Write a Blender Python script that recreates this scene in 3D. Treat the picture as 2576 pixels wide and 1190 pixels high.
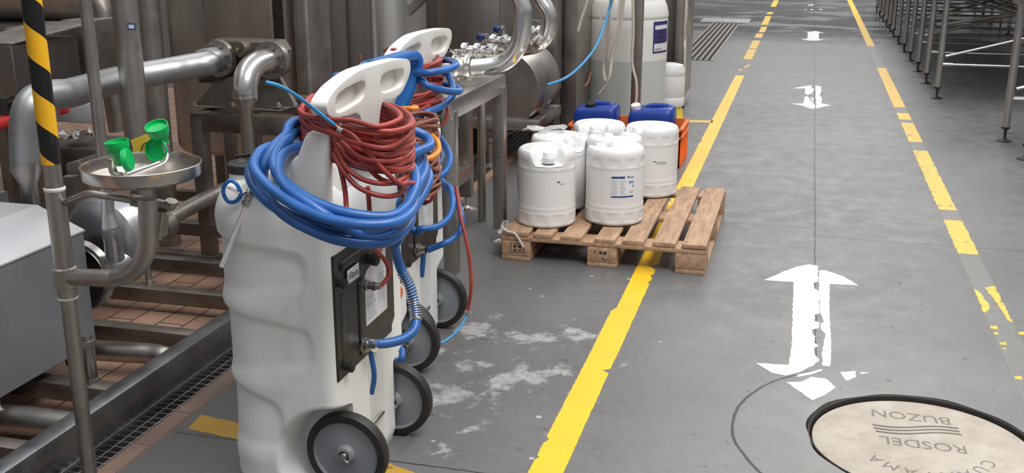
import bpy, bmesh, math, random
from mathutils import Vector, Matrix, Euler
random.seed(7)
PI = math.pi
S = bpy.context.scene
for o in list(bpy.data.objects): bpy.data.objects.remove(o)

# ------------------------------------------------------------------ camera
IMG_W, IMG_H = 2576.0, 1190.0
FOC, CAM_H = 2700.0, 1.6
YH, VPX = -192.0, 2047.0                     # horizon row and vanishing column of the walkway
PITCH = math.atan((IMG_H/2-YH)/FOC)
YAW = math.atan((VPX-IMG_W/2)/math.hypot(FOC, IMG_H/2-YH))
cp, sp, cy, sy = math.cos(PITCH), math.sin(PITCH), math.cos(YAW), math.sin(YAW)
FWD = Vector((-sy*cp, cy*cp, -sp)); RGT = Vector((cy, sy, 0)); UPV = RGT.cross(FWD)
CAM = Vector((0, 0, CAM_H))
cd = bpy.data.cameras.new('camera'); cam = bpy.data.objects.new('camera', cd)
S.collection.objects.link(cam); S.camera = cam
M3 = Matrix((RGT, UPV, -FWD)).transposed()
cam.matrix_world = Matrix.Translation(CAM) @ M3.to_4x4()
cd.sensor_fit = 'HORIZONTAL'; cd.sensor_width = 36.0; cd.lens = 36.0*FOC/IMG_W
cd.clip_start = 0.05; cd.clip_end = 200

def P(u, v, X=None, Y=None, z=None):
    """the point of the place seen at photo pixel (u,v) on the plane X=, Y= or z="""
    d = ((u-IMG_W/2)/FOC)*RGT - ((v-IMG_H/2)/FOC)*UPV + FWD
    t = X/d.x if X is not None else (Y/d.y if Y is not None else (z-CAM_H)/d.z)
    return CAM + d*t

# ------------------------------------------------------------------ light
S.view_settings.view_transform = 'Standard'; S.view_settings.look = 'None'
S.view_settings.gamma = 1.0; S.view_settings.use_curve_mapping = False
S.view_settings.exposure = 0.0
w = bpy.data.worlds.new('hall_light'); S.world = w; w.use_nodes = True
nt = w.node_tree; nt.nodes.clear()
tc = nt.nodes.new('ShaderNodeTexCoord'); sx = nt.nodes.new('ShaderNodeSeparateXYZ')
cr = nt.nodes.new('ShaderNodeValToRGB'); bgn = nt.nodes.new('ShaderNodeBackground'); wo = nt.nodes.new('ShaderNodeOutputWorld')
nt.links.new(tc.outputs['Generated'], sx.inputs[0]); nt.links.new(sx.outputs['Z'], cr.inputs[0])
nt.links.new(cr.outputs[0], bgn.inputs[0]); nt.links.new(bgn.outputs[0], wo.inputs[0])
e = cr.color_ramp.elements
e[0].position = 0.0; e[0].color = (.20, .20, .205, 1)
e[1].position = 0.85; e[1].color = (.75, .77, .80, 1)
k_ = cr.color_ramp.elements.new(.25); k_.color = (.36, .36, .37, 1)
bgn.inputs[1].default_value = 0.85
def area(name, loc, sx_, sy_, power, rot=(0, 0, 0), col=(1, .985, .96)):
    l = bpy.data.lights.new(name, 'AREA'); l.shape = 'RECTANGLE'; l.size = sx_; l.size_y = sy_
    l.energy = power; l.color = col
    o = bpy.data.objects.new(name, l); S.collection.objects.link(o); o.location = loc; o.rotation_euler = rot
    return o
area('skylight_and_fill', (1.2, 7.0, 6.2), 1.6, 16.0, 500)
area('skylight_and_fill', (-4.2, 6.0, 6.4), 0.8, 12.0, 150)
area('skylight_and_fill', (0.5, 24.0, 6.2), 6.0, 8.0, 800)
area('skylight_and_fill', (1.6, 1.8, 5.2), 3.0, 1.8, 210)  # extra overhead area light added to brighten the near floor

# ------------------------------------------------------------------ materials
class N:
    def __init__(s, name):
        s.m = bpy.data.materials.new(name); s.m.use_nodes = True; s.t = s.m.node_tree
        s.b = s.t.nodes['Principled BSDF']; s._o = None
    def n(s, typ, **kw):
        q = s.t.nodes.new('ShaderNode'+typ)
        for a, v in kw.items(): setattr(q, a, v)
        return q
    def l(s, a, b): s.t.links.new(a, b)
    def obj(s):
        if not s._o: s._o = s.n('TexCoord').outputs['Object']
        return s._o
    def noise(s, scale, detail=3, rough=.55, vec=None, stretch=None):
        q = s.n('TexNoise'); q.inputs['Scale'].default_value = scale
        q.inputs['Detail'].default_value = detail; q.inputs['Roughness'].default_value = rough
        v = vec or s.obj()
        if stretch:
            mp = s.n('Mapping'); mp.inputs['Scale'].default_value = stretch; s.l(v, mp.inputs[0]); v = mp.outputs[0]
        s.l(v, q.inputs['Vector']); return q.outputs['Fac']
    def ramp(s, f, stops, interp='LINEAR'):
        q = s.n('ValToRGB'); q.color_ramp.interpolation = interp; es = q.color_ramp.elements
        while len(es) < len(stops): es.new(.5)
        for e_, (p_, c_) in zip(es, stops):
            e_.position = p_; e_.color = (*c_, 1) if isinstance(c_, tuple) else (c_, c_, c_, 1)
        s.l(f, q.inputs[0]); return q.outputs[0]
    def mix(s, f, a, b, mode='MIX'):
        q = s.n('Mix', data_type='RGBA', blend_type=mode)
        for i, x in ((0, f), (6, a), (7, b)):
            if isinstance(x, (int, float)): q.inputs[i].default_value = x if i == 0 else (x, x, x, 1)
            elif isinstance(x, tuple): q.inputs[i].default_value = (*x, 1)
            else: s.l(x, q.inputs[i])
        return q.outputs[2]
    def math(s, op, a, b=0.0, c=None):
        q = s.n('Math', operation=op)
        for i, x in enumerate((a, b) if c is None else (a, b, c)):
            if isinstance(x, (int, float)): q.inputs[i].default_value = x
            else: s.l(x, q.inputs[i])
        return q.outputs[0]
    def set(s, **kw):
        for a, v in kw.items():
            i = s.b.inputs[a.replace('_', ' ')]
            if hasattr(v, 'links') or hasattr(v, 'is_linked'): s.l(v, i)
            elif isinstance(v, tuple): i.default_value = (*v, 1) if (len(v) == 3 and i.type == 'RGBA') else v
            else: i.default_value = v
        return s
    def bump(s, h, strength=.3, dist=.01):
        q = s.n('Bump'); q.inputs['Strength'].default_value = strength; q.inputs['Distance'].default_value = dist
        s.l(h, q.inputs['Height']); s.l(q.outputs[0], s.b.inputs['Normal'])
def simple(name, c, rough=.5, metal=0., var=.12, scale=8., bump=0., **kw):
    a = N(name); f = a.noise(scale, 4)
    col = a.ramp(f, ((.3, tuple(x*(1-var) for x in c)), (.7, tuple(min(1, x*(1+var)) for x in c))))
    a.set(Base_Color=col, Roughness=rough, Metallic=metal, **kw)
    if bump: a.bump(a.noise(scale*6, 3), bump, .004)
    return a.m
def steel(name, c, rough=.35, var=.2, stretch=(1, 1, 1), scale=6., metal=1.0, bump=.05):
    a = N(name); f = a.noise(scale, 5, .6, stretch=stretch); g = a.noise(scale*7, 3, .6, stretch=stretch)
    h = a.mix(.35, f, g)
    col = a.ramp(h, ((.3, tuple(x*(1-var) for x in c)), (.7, tuple(min(1, x*(1+var)) for x in c))))
    a.set(Base_Color=col, Metallic=metal, Roughness=a.ramp(f, ((.3, rough*(1-var*.6)), (.7, min(1., rough*(1+var*.7))))))
    if bump: a.bump(g, bump, .002)
    return a.m
MT = {}
MT['steel'] = steel('brushed_stainless', (.43, .41, .385), .36)
MT['steel_pipe'] = steel('stainless_pipe', (.40, .375, .35), .38, .2)
MT['steel_dark'] = steel('dull_dark_stainless', (.36, .335, .31), .45, .25)
MT['steel_frame'] = steel('stained_frame_steel', (.22, .195, .175), .48, .3)
MT['steel_shiny'] = steel('polished_stainless', (.93, .91, .88), .14, .04, bump=.0)
MT['steel_silver'] = steel('silver_painted_casting', (.55, .56, .58), .33, .08)
MT['tank'] = steel('tank_sheet', (.50, .465, .43), .42, .16, (1.2, 1.2, .25), 3.)
MT['tank2'] = steel('tank_sheet_neutral', (.60, .59, .575), .40, .12, (1.2, 1.2, .25), 3.)
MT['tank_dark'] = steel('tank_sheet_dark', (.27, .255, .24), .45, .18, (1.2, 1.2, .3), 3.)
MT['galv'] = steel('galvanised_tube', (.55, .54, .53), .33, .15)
MT['galv_dark'] = steel('shaded_tube', (.36, .35, .345), .4, .2)  # galvanised tube darkened in colour to stand for shade
MT['gasket'] = simple('black_gasket', (.016, .013, .010), .7, scale=20, var=.4)
MT['grey_box'] = simple('grey_powder_coat', (.15, .155, .165), .5, .1, scale=4)
MT['grey_lid'] = simple('light_grey_hood', (.44, .45, .47), .42, .3, var=.06, scale=4)
MT['black'] = simple('black_rubber', (.018, .017, .016), .55, var=.4, scale=15)
MT['black_plastic'] = simple('black_plastic_panel', (.022, .020, .018), .42, var=.5, scale=9, bump=.05)
MT['blue_hose'] = simple('blue_rubber_hose', (.022, .115, .37), .38, var=.18, scale=12, bump=.04)
MT['red_hose'] = simple('red_rubber_hose', (.33, .045, .035), .42, var=.25, scale=14, bump=.05)
MT['brown_hose'] = simple('brownish_red_hose', (.22, .075, .045), .45, var=.25, scale=14)
MT['orange_hose'] = simple('orange_hose', (.75, .27, .04), .42, var=.12)
MT['sky_tube'] = simple('light_blue_tube', (.04, .30, .62), .35, var=.1)
MT['cream_tube'] = simple('cream_tube', (.55, .52, .44), .45, var=.1)
MT['blue_plastic'] = simple('blue_plastic', (.012, .125, .42), .38, var=.1)
MT['blue_can'] = simple('royal_blue_plastic', (.010, .045, .30), .35, var=.12)
MT['green'] = simple('green_plastic', (.0, .40, .09), .33, var=.06)
MT['yellow_pl'] = simple('yellow_plastic', (.78, .58, .06), .45, var=.08)
MT['orange_pl'] = simple('orange_crate_plastic', (.86, .19, .04), .45, var=.1)
MT['wheel_grey'] = simple('grey_wheel_plastic', (.23, .24, .26), .4, var=.08, scale=10)
MT['white_plastic'] = simple('white_drum_plastic', (.76, .755, .75), .35, var=.03, scale=6)
MT['ball_blue'] = simple('navy_knob', (.006, .018, .11), .25, var=.1)
MT['paper'] = simple('white_label_paper', (.76, .77, .79), .5, var=.03)
MT['ink'] = simple('grey_print', (.30, .31, .33), .6, var=.2)
MT['ink_dark'] = simple('dark_print', (.03, .03, .035), .6)
MT['ink_blue'] = simple('blue_print', (.02, .055, .22), .5, var=.15)
MT['ink_cyan'] = simple('light_blue_print', (.10, .32, .62), .5)
MT['ink_orange'] = simple('orange_print', (.75, .16, .04), .5)
MT['ink_red'] = simple('dark_red_print', (.25, .05, .05), .5)
MT['purple'] = simple('purple_label', (.05, .035, .17), .5, var=.2)
MT['tape_white'] = simple('white_tape', (.75, .72, .68), .5)
MT['red_paint'] = simple('red_paint', (.45, .02, .02), .5)
MT['film'] = simple('crumpled_clear_film', (.75, .75, .74), .25, var=.1, Alpha=.55)
MT['cardboard'] = simple('card', (.5, .38, .24), .8)

def mat_body(name, c1=(.86, .87, .85), c2=(.78, .79, .775)):
    a = N(name); f = a.noise(3.5, 4); g = a.noise(9, 6, .7, stretch=(1, 1, .35))
    col = a.ramp(f, ((.3, c2), (.7, c1)))
    st = a.ramp(g, ((.58, 0.), (.80, .4)))
    col = a.mix(st, col, (.40, .34, .30))
    a.set(Base_Color=col, Roughness=.42, Subsurface_Weight=.12, Subsurface_Radius=(.02, .02, .018))
    a.bump(a.noise(60, 2), .03, .002); return a.m
MT['foam_body'] = mat_body('translucent_white_polyethylene')
MT['foam_top'] = mat_body('white_polyethylene_handle', (.80, .79, .75), (.70, .69, .66))
def mat_wood():
    a = N('pallet_wood'); f = a.noise(5, 6, .65, stretch=(7, 1, 7)); g = a.noise(2.2, 4)
    col = a.ramp(f, ((.25, (.22, .12, .065)), (.5, (.43, .265, .16)), (.75, (.60, .42, .28))))
    col = a.mix(a.ramp(g, ((.45, 0.), (.75, .55))), col, (.27, .185, .13))
    col = a.mix(a.ramp(a.noise(26, 3), ((.62, 0.), (.72, .5))), col, (.15, .09, .05))
    a.set(Base_Color=col, Roughness=.72); a.bump(f, .25, .004); return a.m
MT['wood'] = mat_wood()
def mat_stripe():
    a = N('black_yellow_hazard_tape'); s = a.n('SeparateXYZ'); a.l(a.obj(), s.inputs[0])
    ang = a.math('ARCTAN2', s.outputs[1], s.outputs[0])
    v = a.math('ADD', a.math('MULTIPLY', s.outputs[2], 1/.172), a.math('MULTIPLY', ang, .38/PI))
    v = a.math('FRACT', a.math('ADD', v, 9.85))
    m = a.math('GREATER_THAN', v, .5)
    col = a.mix(m, (.80, .42, .015), (.010, .010, .011))
    a.set(Base_Color=col, Roughness=.3); return a.m
MT['stripe'] = mat_stripe()
# floors
MH = (.46, 3.365); 
def mat_concrete():
    a = N('polished_grey_concrete'); s = a.n('SeparateXYZ'); a.l(a.obj(), s.inputs[0]); X, Y = s.outputs[0], s.outputs[1]
    f = a.noise(.9, 7, .62); g = a.noise(7, 6, .7); h = a.noise(40, 4, .6)
    base = a.ramp(f, ((.32, (.085, .085, .086)), (.5, (.125, .1245, .124)), (.68, (.175, .173, .170))))
    base = a.mix(.5, base, a.ramp(g, ((.3, (.10, .10, .10)), (.7, (.165, .164, .162)))))
    base = a.mix(.10, base, a.ramp(h, ((.35, .05), (.65, .30))))
    # warmer, paler colour growing towards the near right, around the manhole
    mw_ = a.n('MapRange'); a.l(X, mw_.inputs[0]); mw_.inputs[1].default_value = -.7; mw_.inputs[2].default_value = .3
    mv_ = a.n('MapRange'); a.l(Y, mv_.inputs[0]); mv_.inputs[1].default_value = 4.9; mv_.inputs[2].default_value = 3.2
    worn = a.math('MULTIPLY', a.math('MULTIPLY', mw_.outputs[0], mv_.outputs[0]), a.ramp(a.noise(2.2, 5), ((.3, .25), (.7, .8))))
    base = a.mix(worn, base, (.235, .228, .218))
    # white chalky spill beside the foam units
    dx = a.math('MULTIPLY', a.math('ADD', X, 1.02), 2.4); dy = a.math('MULTIPLY', a.math('ADD', Y, -3.62), 1.55)
    r2 = a.math('ADD', a.math('MULTIPLY', dx, dx), a.math('MULTIPLY', dy, dy))
    blot = a.math('SUBTRACT', a.noise(5.5, 7, .68, stretch=(1, .8, 1)), a.math('MULTIPLY', r2, .085))
    base = a.mix(a.math('MULTIPLY', a.ramp(blot, ((.50, 0.), (.56, .8))), a.ramp(a.noise(30, 4, .7), ((.3, .25), (.6, 1.)))), base, (.50, .495, .48))
    # dirt by the drain, plus the units' shade painted in as darker colour
    gr = a.ramp(X, ((0, 1.), (1, 0.)))
    mr = a.n('MapRange'); a.l(X, mr.inputs[0]); mr.inputs[1].default_value = -2.1; mr.inputs[2].default_value = -.45
    mr.inputs[3].default_value = 1; mr.inputs[4].default_value = 0
    grime_shade = a.math('MULTIPLY', mr.outputs[0], a.ramp(g, ((.30, .25), (.7, .9))))
    base = a.mix(grime_shade, base, (.085, .08, .076))
    vo = a.n('TexVoronoi'); vo.inputs['Scale'].default_value = 7.; a.l(a.obj(), vo.inputs['Vector'])
    sp_ = a.math('MULTIPLY', a.math('LESS_THAN', vo.outputs['Distance'], a.math('MULTIPLY', a.noise(11, 3), .12)), a.math('LESS_THAN', r2, 4.))
    base = a.mix(a.math('MULTIPLY', sp_, .7), base, (.5, .49, .47))
    # dark specks
    base = a.mix(a.ramp(a.noise(17, 2, .5), ((.70, 0.), (.73, .7))), base, (.06, .058, .055))
    wob = a.math('MULTIPLY', a.math('SUBTRACT', a.noise(6, 3), .5), .018)
    def line(coord, at_, wd, lo=None, hi=None, other=None):
        d = a.math('ABSOLUTE', a.math('SUBTRACT', a.math('ADD', coord, wob), at_))
        m = a.math('LESS_THAN', d, wd)
        if lo is not None:
            m = a.math('MULTIPLY', m, a.math('MULTIPLY', a.math('GREATER_THAN', other, lo), a.math('LESS_THAN', other, hi)))
        return m
    ms = [line(X, .128, .0042, 3.93, 40, Y), line(Y, 2.80, .0035, -1.9, 4, X), line(Y, 5.88, .0035, -1.5, .13, X),
          line(Y, 5.72, .003, .13, 4, X), line(Y, 9.15, .005, -.6, 4, X), line(Y, 12.35, .006, .13, 1.5, X), line(Y, 18.9, .012, .13, 1.1, X),
          line(Y, 15.9, .008, -4, 1.5, X)]
    dd = a.math('SQRT', a.math('ADD', a.math('POWER', a.math('SUBTRACT', X, MH[0]), 2.), a.math('POWER', a.math('SUBTRACT', Y, MH[1]), 2.)))
    ms.append(a.math('MULTIPLY', a.math('LESS_THAN', X, .13), a.math('LESS_THAN', a.math('ABSOLUTE', a.math('SUBTRACT', a.math('ADD', dd, wob), .60)), .0055)))
    j = ms[0]
    for q in ms[1:]: j = a.math('MAXIMUM', j, q)
    base = a.mix(j, base, (.025, .024, .023))
    rg = a.ramp(g, ((.3, .34), (.7, .58)))
    # wet area at the far end
    mw = a.n('MapRange'); a.l(Y, mw.inputs[0]); mw.inputs[1].default_value = 15.; mw.inputs[2].default_value = 18.5
    wet = a.math('MULTIPLY', mw.outputs[0], a.ramp(a.noise(.8, 4, .6, stretch=(1, 1.6, 1)), ((.42, 0.), (.52, 1.))))
    a.set(Base_Color=base, Roughness=a.mix(wet, rg, .06)); a.bump(a.mix(.5, g, h), .10, .004)
    return a.m
MT['concrete'] = mat_concrete()
def mat_tile():
    a = N('terracotta_floor_tiles'); b = a.n('TexBrick'); mp = a.n('Mapping'); a.l(a.obj(), mp.inputs[0])
    mp.inputs['Rotation'].default_value = (0, 0, PI/2)
    a.l(mp.outputs[0], b.inputs['Vector']); b.inputs['Scale'].default_value = 1.
    b.inputs['Brick Width'].default_value = .245; b.inputs['Row Height'].default_value = .12; b.inputs['Mortar Size'].default_value = .004
    b.inputs['Color1'].default_value = (.31, .185, .13, 1); b.inputs['Color2'].default_value = (.40, .25, .18, 1)
    b.inputs['Mortar'].default_value = (.05, .035, .03, 1)
    g = a.noise(3, 6, .65)
    col = a.mix(a.ramp(g, ((.45, 0.), (.75, .65))), b.outputs[0], (.15, .10, .075))
    s = a.n('SeparateXYZ'); a.l(a.obj(), s.inputs[0])
    mx = a.n('MapRange'); a.l(s.outputs[0], mx.inputs[0]); mx.inputs[1].default_value = -2.4; mx.inputs[2].default_value = -2.0
    my = a.n('MapRange'); a.l(s.outputs[1], my.inputs[0]); my.inputs[1].default_value = 5.2; my.inputs[2].default_value = 3.6
    dirt = a.math('MULTIPLY', a.math('MULTIPLY', mx.outputs[0], my.outputs[0]), a.ramp(g, ((.3, .45), (.65, .95))))
    col = a.mix(dirt, col, (.135, .095, .075))
    a.set(Base_Color=col, Roughness=.45); a.bump(b.outputs['Fac'], -.3, .004); return a.m
MT['tile'] = mat_tile()
def mat_paint(name, c, chip=.60, under=(.19, .185, .17), scale=14):
    a = N(name); g = a.noise(scale, 5, .7); f = a.noise(3, 3)
    col = a.ramp(f, ((.3, tuple(x*.88 for x in c)), (.7, c)))
    col = a.mix(a.ramp(g, ((chip, 0.), (chip+.02, 1.))), col, under)
    a.set(Base_Color=col, Roughness=.45); return a.m
MT['yellow'] = mat_paint('yellow_floor_paint', (.88, .54, .02), .74)
MT['yellow_worn'] = mat_paint('worn_yellow_floor_paint', (.80, .50, .06), .60)
MT['yellow_old'] = mat_paint('scuffed_dark_yellow_paint', (.47, .27, .03), .64, (.12, .10, .08), 9)
MT['ghost'] = mat_paint('worn_off_paint_residue', (.185, .185, .175), .56, (.15, .148, .14))
MT['white_paint'] = mat_paint('white_floor_paint', (.82, .82, .81), .66, (.25, .25, .25), 22)
def mat_mh():
    a = N('beige_concrete_cover'); g = a.noise(9, 6, .7); h = a.noise(50, 5, .7)
    col = a.ramp(g, ((.3, (.33, .285, .235)), (.7, (.47, .425, .37))))
    col = a.mix(a.ramp(h, ((.55, 0.), (.75, .45))), col, (.24, .20, .165))
    a.set(Base_Color=col, Roughness=.8); a.bump(h, .5, .006); return a.m
MT['manhole'] = mat_mh()
MT['pit'] = simple('dark_pit', (.018, .017, .016), .9)

# ------------------------------------------------------------------ mesh helpers
def V(*a): return Vector(a)
class MB:
    def __init__(s): s.bm = bmesh.new()
    def box(s, a, b, bev=0.0, seg=2, rot=None, piv=None):
        a, b = Vector(a), Vector(b)
        r = bmesh.ops.create_cube(s.bm, size=1.0); vs = r['verts']
        for v in vs: v.co = Vector([(a[i]+b[i])/2 + v.co[i]*(abs(b[i]-a[i])) for i in range(3)])
        if bev:
            es = list({e for v in vs for e in v.link_edges})
            rb = bmesh.ops.bevel(s.bm, geom=es, offset=bev, segments=seg, affect='EDGES', profile=.5)
            vs = list({v for f in rb['faces'] for v in f.verts} | {v for v in vs if v.is_valid})
        if rot is not None:
            p = Vector(piv) if piv is not None else (a+b)/2
            for v in vs: v.co = p + rot @ (v.co-p)
        return s
    def beam(s, p, q, wd, ht, bev=0.004, up=(0, 0, 1)):
        """rectangular bar from p to q"""
        p, q = Vector(p), Vector(q); d = (q-p); L = d.length; d.normalize(); up = Vector(up)
        if abs(d.dot(up)) > .98: up = Vector((0, 1, 0))
        x = d.cross(up).normalized(); y = x.cross(d).normalized()
        r = bmesh.ops.create_cube(s.bm, size=1.0); vs = r['verts']
        for v in vs: v.co = Vector((v.co.x*wd, v.co.y*ht, v.co.z*L))
        if bev:
            es = list({e for v in vs for e in v.link_edges})
            rb = bmesh.ops.bevel(s.bm, geom=es, offset=bev, segments=2, affect='EDGES')
            vs = list({v for f in rb['faces'] for v in f.verts} | {v for v in vs if v.is_valid})
        m = (p+q)/2
        for v in vs: v.co = m + x*v.co.x + y*v.co.y + d*v.co.z
        return s
    def tube(s, pts, r, n=14, cap=True, closed=False):
        pts = [Vector(p) for p in pts]; m = len(pts)
        rs = r if isinstance(r, (list, tuple)) else [r]*m
        rings = []; prev = None
        for i, p in enumerate(pts):
            if closed: t = pts[(i+1) % m]-pts[i-1]
            else: t = pts[min(i+1, m-1)]-pts[max(i-1, 0)]
            if t.length < 1e-9: t = Vector((0, 0, 1))
            t.normalize()
            if prev is None:
                a = Vector((0, 0, 1)) if abs(t.z) < .9 else Vector((1, 0, 0))
                x = t.cross(a).normalized()
            else:
                x = prev - t*prev.dot(t)
                if x.length < 1e-6: x = t.orthogonal()
                x.normalize()
            prev = x; y = t.cross(x)
            rings.append([s.bm.verts.new(p + (x*math.cos(2*PI*k/n)+y*math.sin(2*PI*k/n))*rs[i]) for k in range(n)])
        rng = range(m if closed else m-1)
        for i in rng:
            A, B = rings[i], rings[(i+1) % m]
            for k in range(n):
                try: s.bm.faces.new((A[k], A[(k+1) % n], B[(k+1) % n], B[k]))
                except ValueError: pass
        if cap and not closed:
            s.bm.faces.new(list(reversed(rings[0]))); s.bm.faces.new(rings[-1])
        return s
    def cyl(s, p, q, r, r2=None, n=28):
        return s.tube([p, q], [r, r if r2 is None else r2], n)
    def lathe(s, prof, base=(0, 0, 0), axis=(0, 0, 1), n=40, cap=False):
        """profile of (radius, height) turned about axis"""
        base = Vector(base); ax = Vector(axis).normalized(); x = ax.orthogonal().normalized(); y = ax.cross(x)
        rings = []
        for r, h in prof:
            if r < 1e-6: rings.append([s.bm.verts.new(base+ax*h)])
            else: rings.append([s.bm.verts.new(base+ax*h+(x*math.cos(2*PI*k/n)+y*math.sin(2*PI*k/n))*r) for k in range(n)])
        for A, B in zip(rings, rings[1:]):
            for k in range(n):
                k2 = (k+1) % n
                if len(A) == 1 and len(B) == 1: continue
                if len(A) == 1: s.bm.faces.new((A[0], B[k2], B[k]))
                elif len(B) == 1: s.bm.faces.new((A[k], A[k2], B[0]))
                else: s.bm.faces.new((A[k], A[k2], B[k2], B[k]))
        return s
    def prism(s, poly, vec, bev=0.0):
        """closed polygon of 3D points pushed along vec"""
        vec = Vector(vec); A = [s.bm.verts.new(Vector(p)) for p in poly]; B = [s.bm.verts.new(Vector(p)+vec) for p in poly]
        n = len(A); f1 = s.bm.faces.new(A); f2 = s.bm.faces.new(list(reversed(B)))
        fs = [f1, f2]
        for i in range(n): fs.append(s.bm.faces.new((A[i], B[i], B[(i+1) % n], A[(i+1) % n])))
        bmesh.ops.recalc_face_normals(s.bm, faces=fs)
        if bev:
            es = list(f1.edges)+list(f2.edges)
            bmesh.ops.bevel(s.bm, geom=es, offset=bev, segments=3, affect='EDGES', profile=.5)
        return s
    def sphere(s, c, r, sc=(1, 1, 1), n=16):
        rr = bmesh.ops.create_uvsphere(s.bm, u_segments=n, v_segments=max(6, n//2), radius=r)
        for v in rr['verts']: v.co = Vector(c)+Vector((v.co.x*sc[0], v.co.y*sc[1], v.co.z*sc[2]))
        return s
    def grid(s, rows, closed=False):
        R = [[s.bm.verts.new(Vector(p)) for p in r] for r in rows]
        for A, B in zip(R, R[1:]):
            n = len(A)
            for k in range(n if closed else n-1):
                s.bm.faces.new((A[k], A[(k+1) % n], B[(k+1) % n], B[k]))
        return R
def catmull(pts, sub=8, closed=False):
    pts = [Vector(p) for p in pts]; n = len(pts); out = []
    for i in range(n if closed else n-1):
        if closed: p0, p1, p2, p3 = pts[i-1], pts[i], pts[(i+1) % n], pts[(i+2) % n]
        else: p0, p1, p2, p3 = pts[max(i-1, 0)], pts[i], pts[i+1], pts[min(i+2, n-1)]
        for k in range(sub):
            t = k/sub
            out.append(.5*((2*p1)+(p2-p0)*t+(2*p0-5*p1+4*p2-p3)*t*t+(3*p1-p0-3*p2+p3)*t**3))
    if not closed: out.append(pts[-1])
    return out
def origin(o):
    q = o; 
    return Vector(o.get('_org', (0, 0, 0)))
def obj(name, mb, mat, parent=None, smooth=True, angle=40, org=None):
    bm = mb.bm if isinstance(mb, MB) else mb
    if org is None:
        org = Vector(parent['_org']) if parent is not None else None
    bmesh.ops.recalc_face_normals(bm, faces=bm.faces)
    if org is None:
        if bm.verts:
            xs = [v.co for v in bm.verts]
            org = Vector(((min(c.x for c in xs)+max(c.x for c in xs))/2, (min(c.y for c in xs)+max(c.y for c in xs))/2, min(c.z for c in xs)))
        else: org = Vector((0, 0, 0))
    org = Vector(org)
    for v in bm.verts: v.co -= org
    me = bpy.data.meshes.new(name); bm.to_mesh(me); bm.free()
    for m in (mat if isinstance(mat, (list, tuple)) else [mat]): me.materials.append(MT[m] if isinstance(m, str) else m)
    if smooth:
        for p in me.polygons: p.use_smooth = True
        if angle < 180:
            try: me.set_sharp_from_angle(angle=math.radians(angle))
            except Exception: pass
    o = bpy.data.objects.new(name, me); S.collection.objects.link(o); o['_org'] = tuple(org)
    if parent is not None:
        o.parent = parent; o.location = org-Vector(parent['_org'])
    else: o.location = org
    return o
def thing(name, label, cat, loc=(0, 0, 0), group=None):
    o = bpy.data.objects.new(name, None); S.collection.objects.link(o); o.location = loc; o['_org'] = tuple(loc)
    o.empty_display_size = .05
    o['label'] = label; o['category'] = cat
    if group: o['group'] = group
    return o
def tag(o, label, cat, group=None, kind=None):
    o['label'] = label; o['category'] = cat
    if group: o['group'] = group
    if kind: o['kind'] = kind
    return o
def struct(name, mb, mat, **kw):
    o = obj(name, mb, mat, **kw); o['kind'] = 'structure'; return o
def dup(root, delta, label=None, group=None):
    def cp_(o, par):
        c = o.copy(); S.collection.objects.link(c); c.parent = par
        for ch in o.children: cp_(ch, c)
        return c
    r = cp_(root, None); r.location = Vector(root.location)+Vector(delta)
    if label: r['label'] = label
    if group: r['group'] = group
    return r
def text(name, s, size, mat, parent, loc, xdir, ydir, depth=.0006, align='CENTER', sx=1.0):
    """lettering as a thin solid laid on a surface; xdir reading direction, ydir up"""
    cu = bpy.data.curves.new(name, 'FONT'); cu.body = s; cu.size = size; cu.extrude = depth; cu.align_x = align; cu.align_y = 'CENTER'
    cu.resolution_u = 3
    t = bpy.data.objects.new(name+'_src', cu); S.collection.objects.link(t)
    dg = bpy.context.evaluated_depsgraph_get(); me = bpy.data.meshes.new_from_object(t.evaluated_get(dg))
    bpy.data.objects.remove(t)
    X = Vector(xdir).normalized(); Y = Vector(ydir).normalized(); Z = X.cross(Y)
    Mx = Matrix((X*sx, Y, Z)).transposed()
    org = Vector(parent['_org'])
    for v in me.vertices: v.co = Mx @ v.co + Vector(loc)-org
    me.materials.clear(); me.materials.append(MT[mat])
    o = bpy.data.objects.new(name, me); S.collection.objects.link(o); o['_org'] = tuple(org); o.parent = parent
    return o
# ================================================================== floor, walls
XG0, XG1, XT = -2.20, -1.985, -1.912         # drain channel and tile border
mb = MB()
hp = .37                                      # manhole pit radius
def ring_plate(mb, x0, x1, y0, y1, c, r, z=0, n=64, zb=-.06):
    """floor slab with a round hole"""
    outer = []; inner = []
    for k in range(n):
        a = 2*PI*k/n; dx, dy = math.cos(a), math.sin(a)
        wob = r*(1+.012*math.sin(5*a+1)+.01*math.sin(11*a))
        inner.append(V(c[0]+dx*wob, c[1]+dy*wob, z))
        t = min([(x1-c[0])/dx if dx > 1e-6 else 1e9, (x0-c[0])/dx if dx < -1e-6 else 1e9, (y1-c[1])/dy if dy > 1e-6 else 1e9, (y0-c[1])/dy if dy < -1e-6 else 1e9])
        outer.append(V(c[0]+dx*t, c[1]+dy*t, z))
    for cx_, cy_ in ((x0, y0), (x1, y0), (x1, y1), (x0, y1)):
        k = min(range(n), key=lambda i: (outer[i]-V(cx_, cy_, z)).length); outer[k] = V(cx_, cy_, z)
    mb.grid([outer, inner, [p-V(0, 0, -zb) for p in inner]], closed=True)
ring_plate(mb, -.6, 1.6, 2.2, 4.6, MH, .365)
for a in ((-12, 9.6, XT, 45), (XT, -2, -.6, 45), (1.6, -2, 9, 45), (-.6, -2, 1.6, 2.2), (-.6, 4.6, 1.6, 45)):
    mb.bm.faces.new([mb.bm.verts.new(V(*p, 0)) for p in ((a[0], a[1]), (a[2], a[1]), (a[2], a[3]), (a[0], a[3]))])
bmesh.ops.remove_doubles(mb.bm, verts=mb.bm.verts, dist=1e-5)
struct('floor', mb, 'concrete', org=(0, 0, 0), smooth=False)
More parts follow.
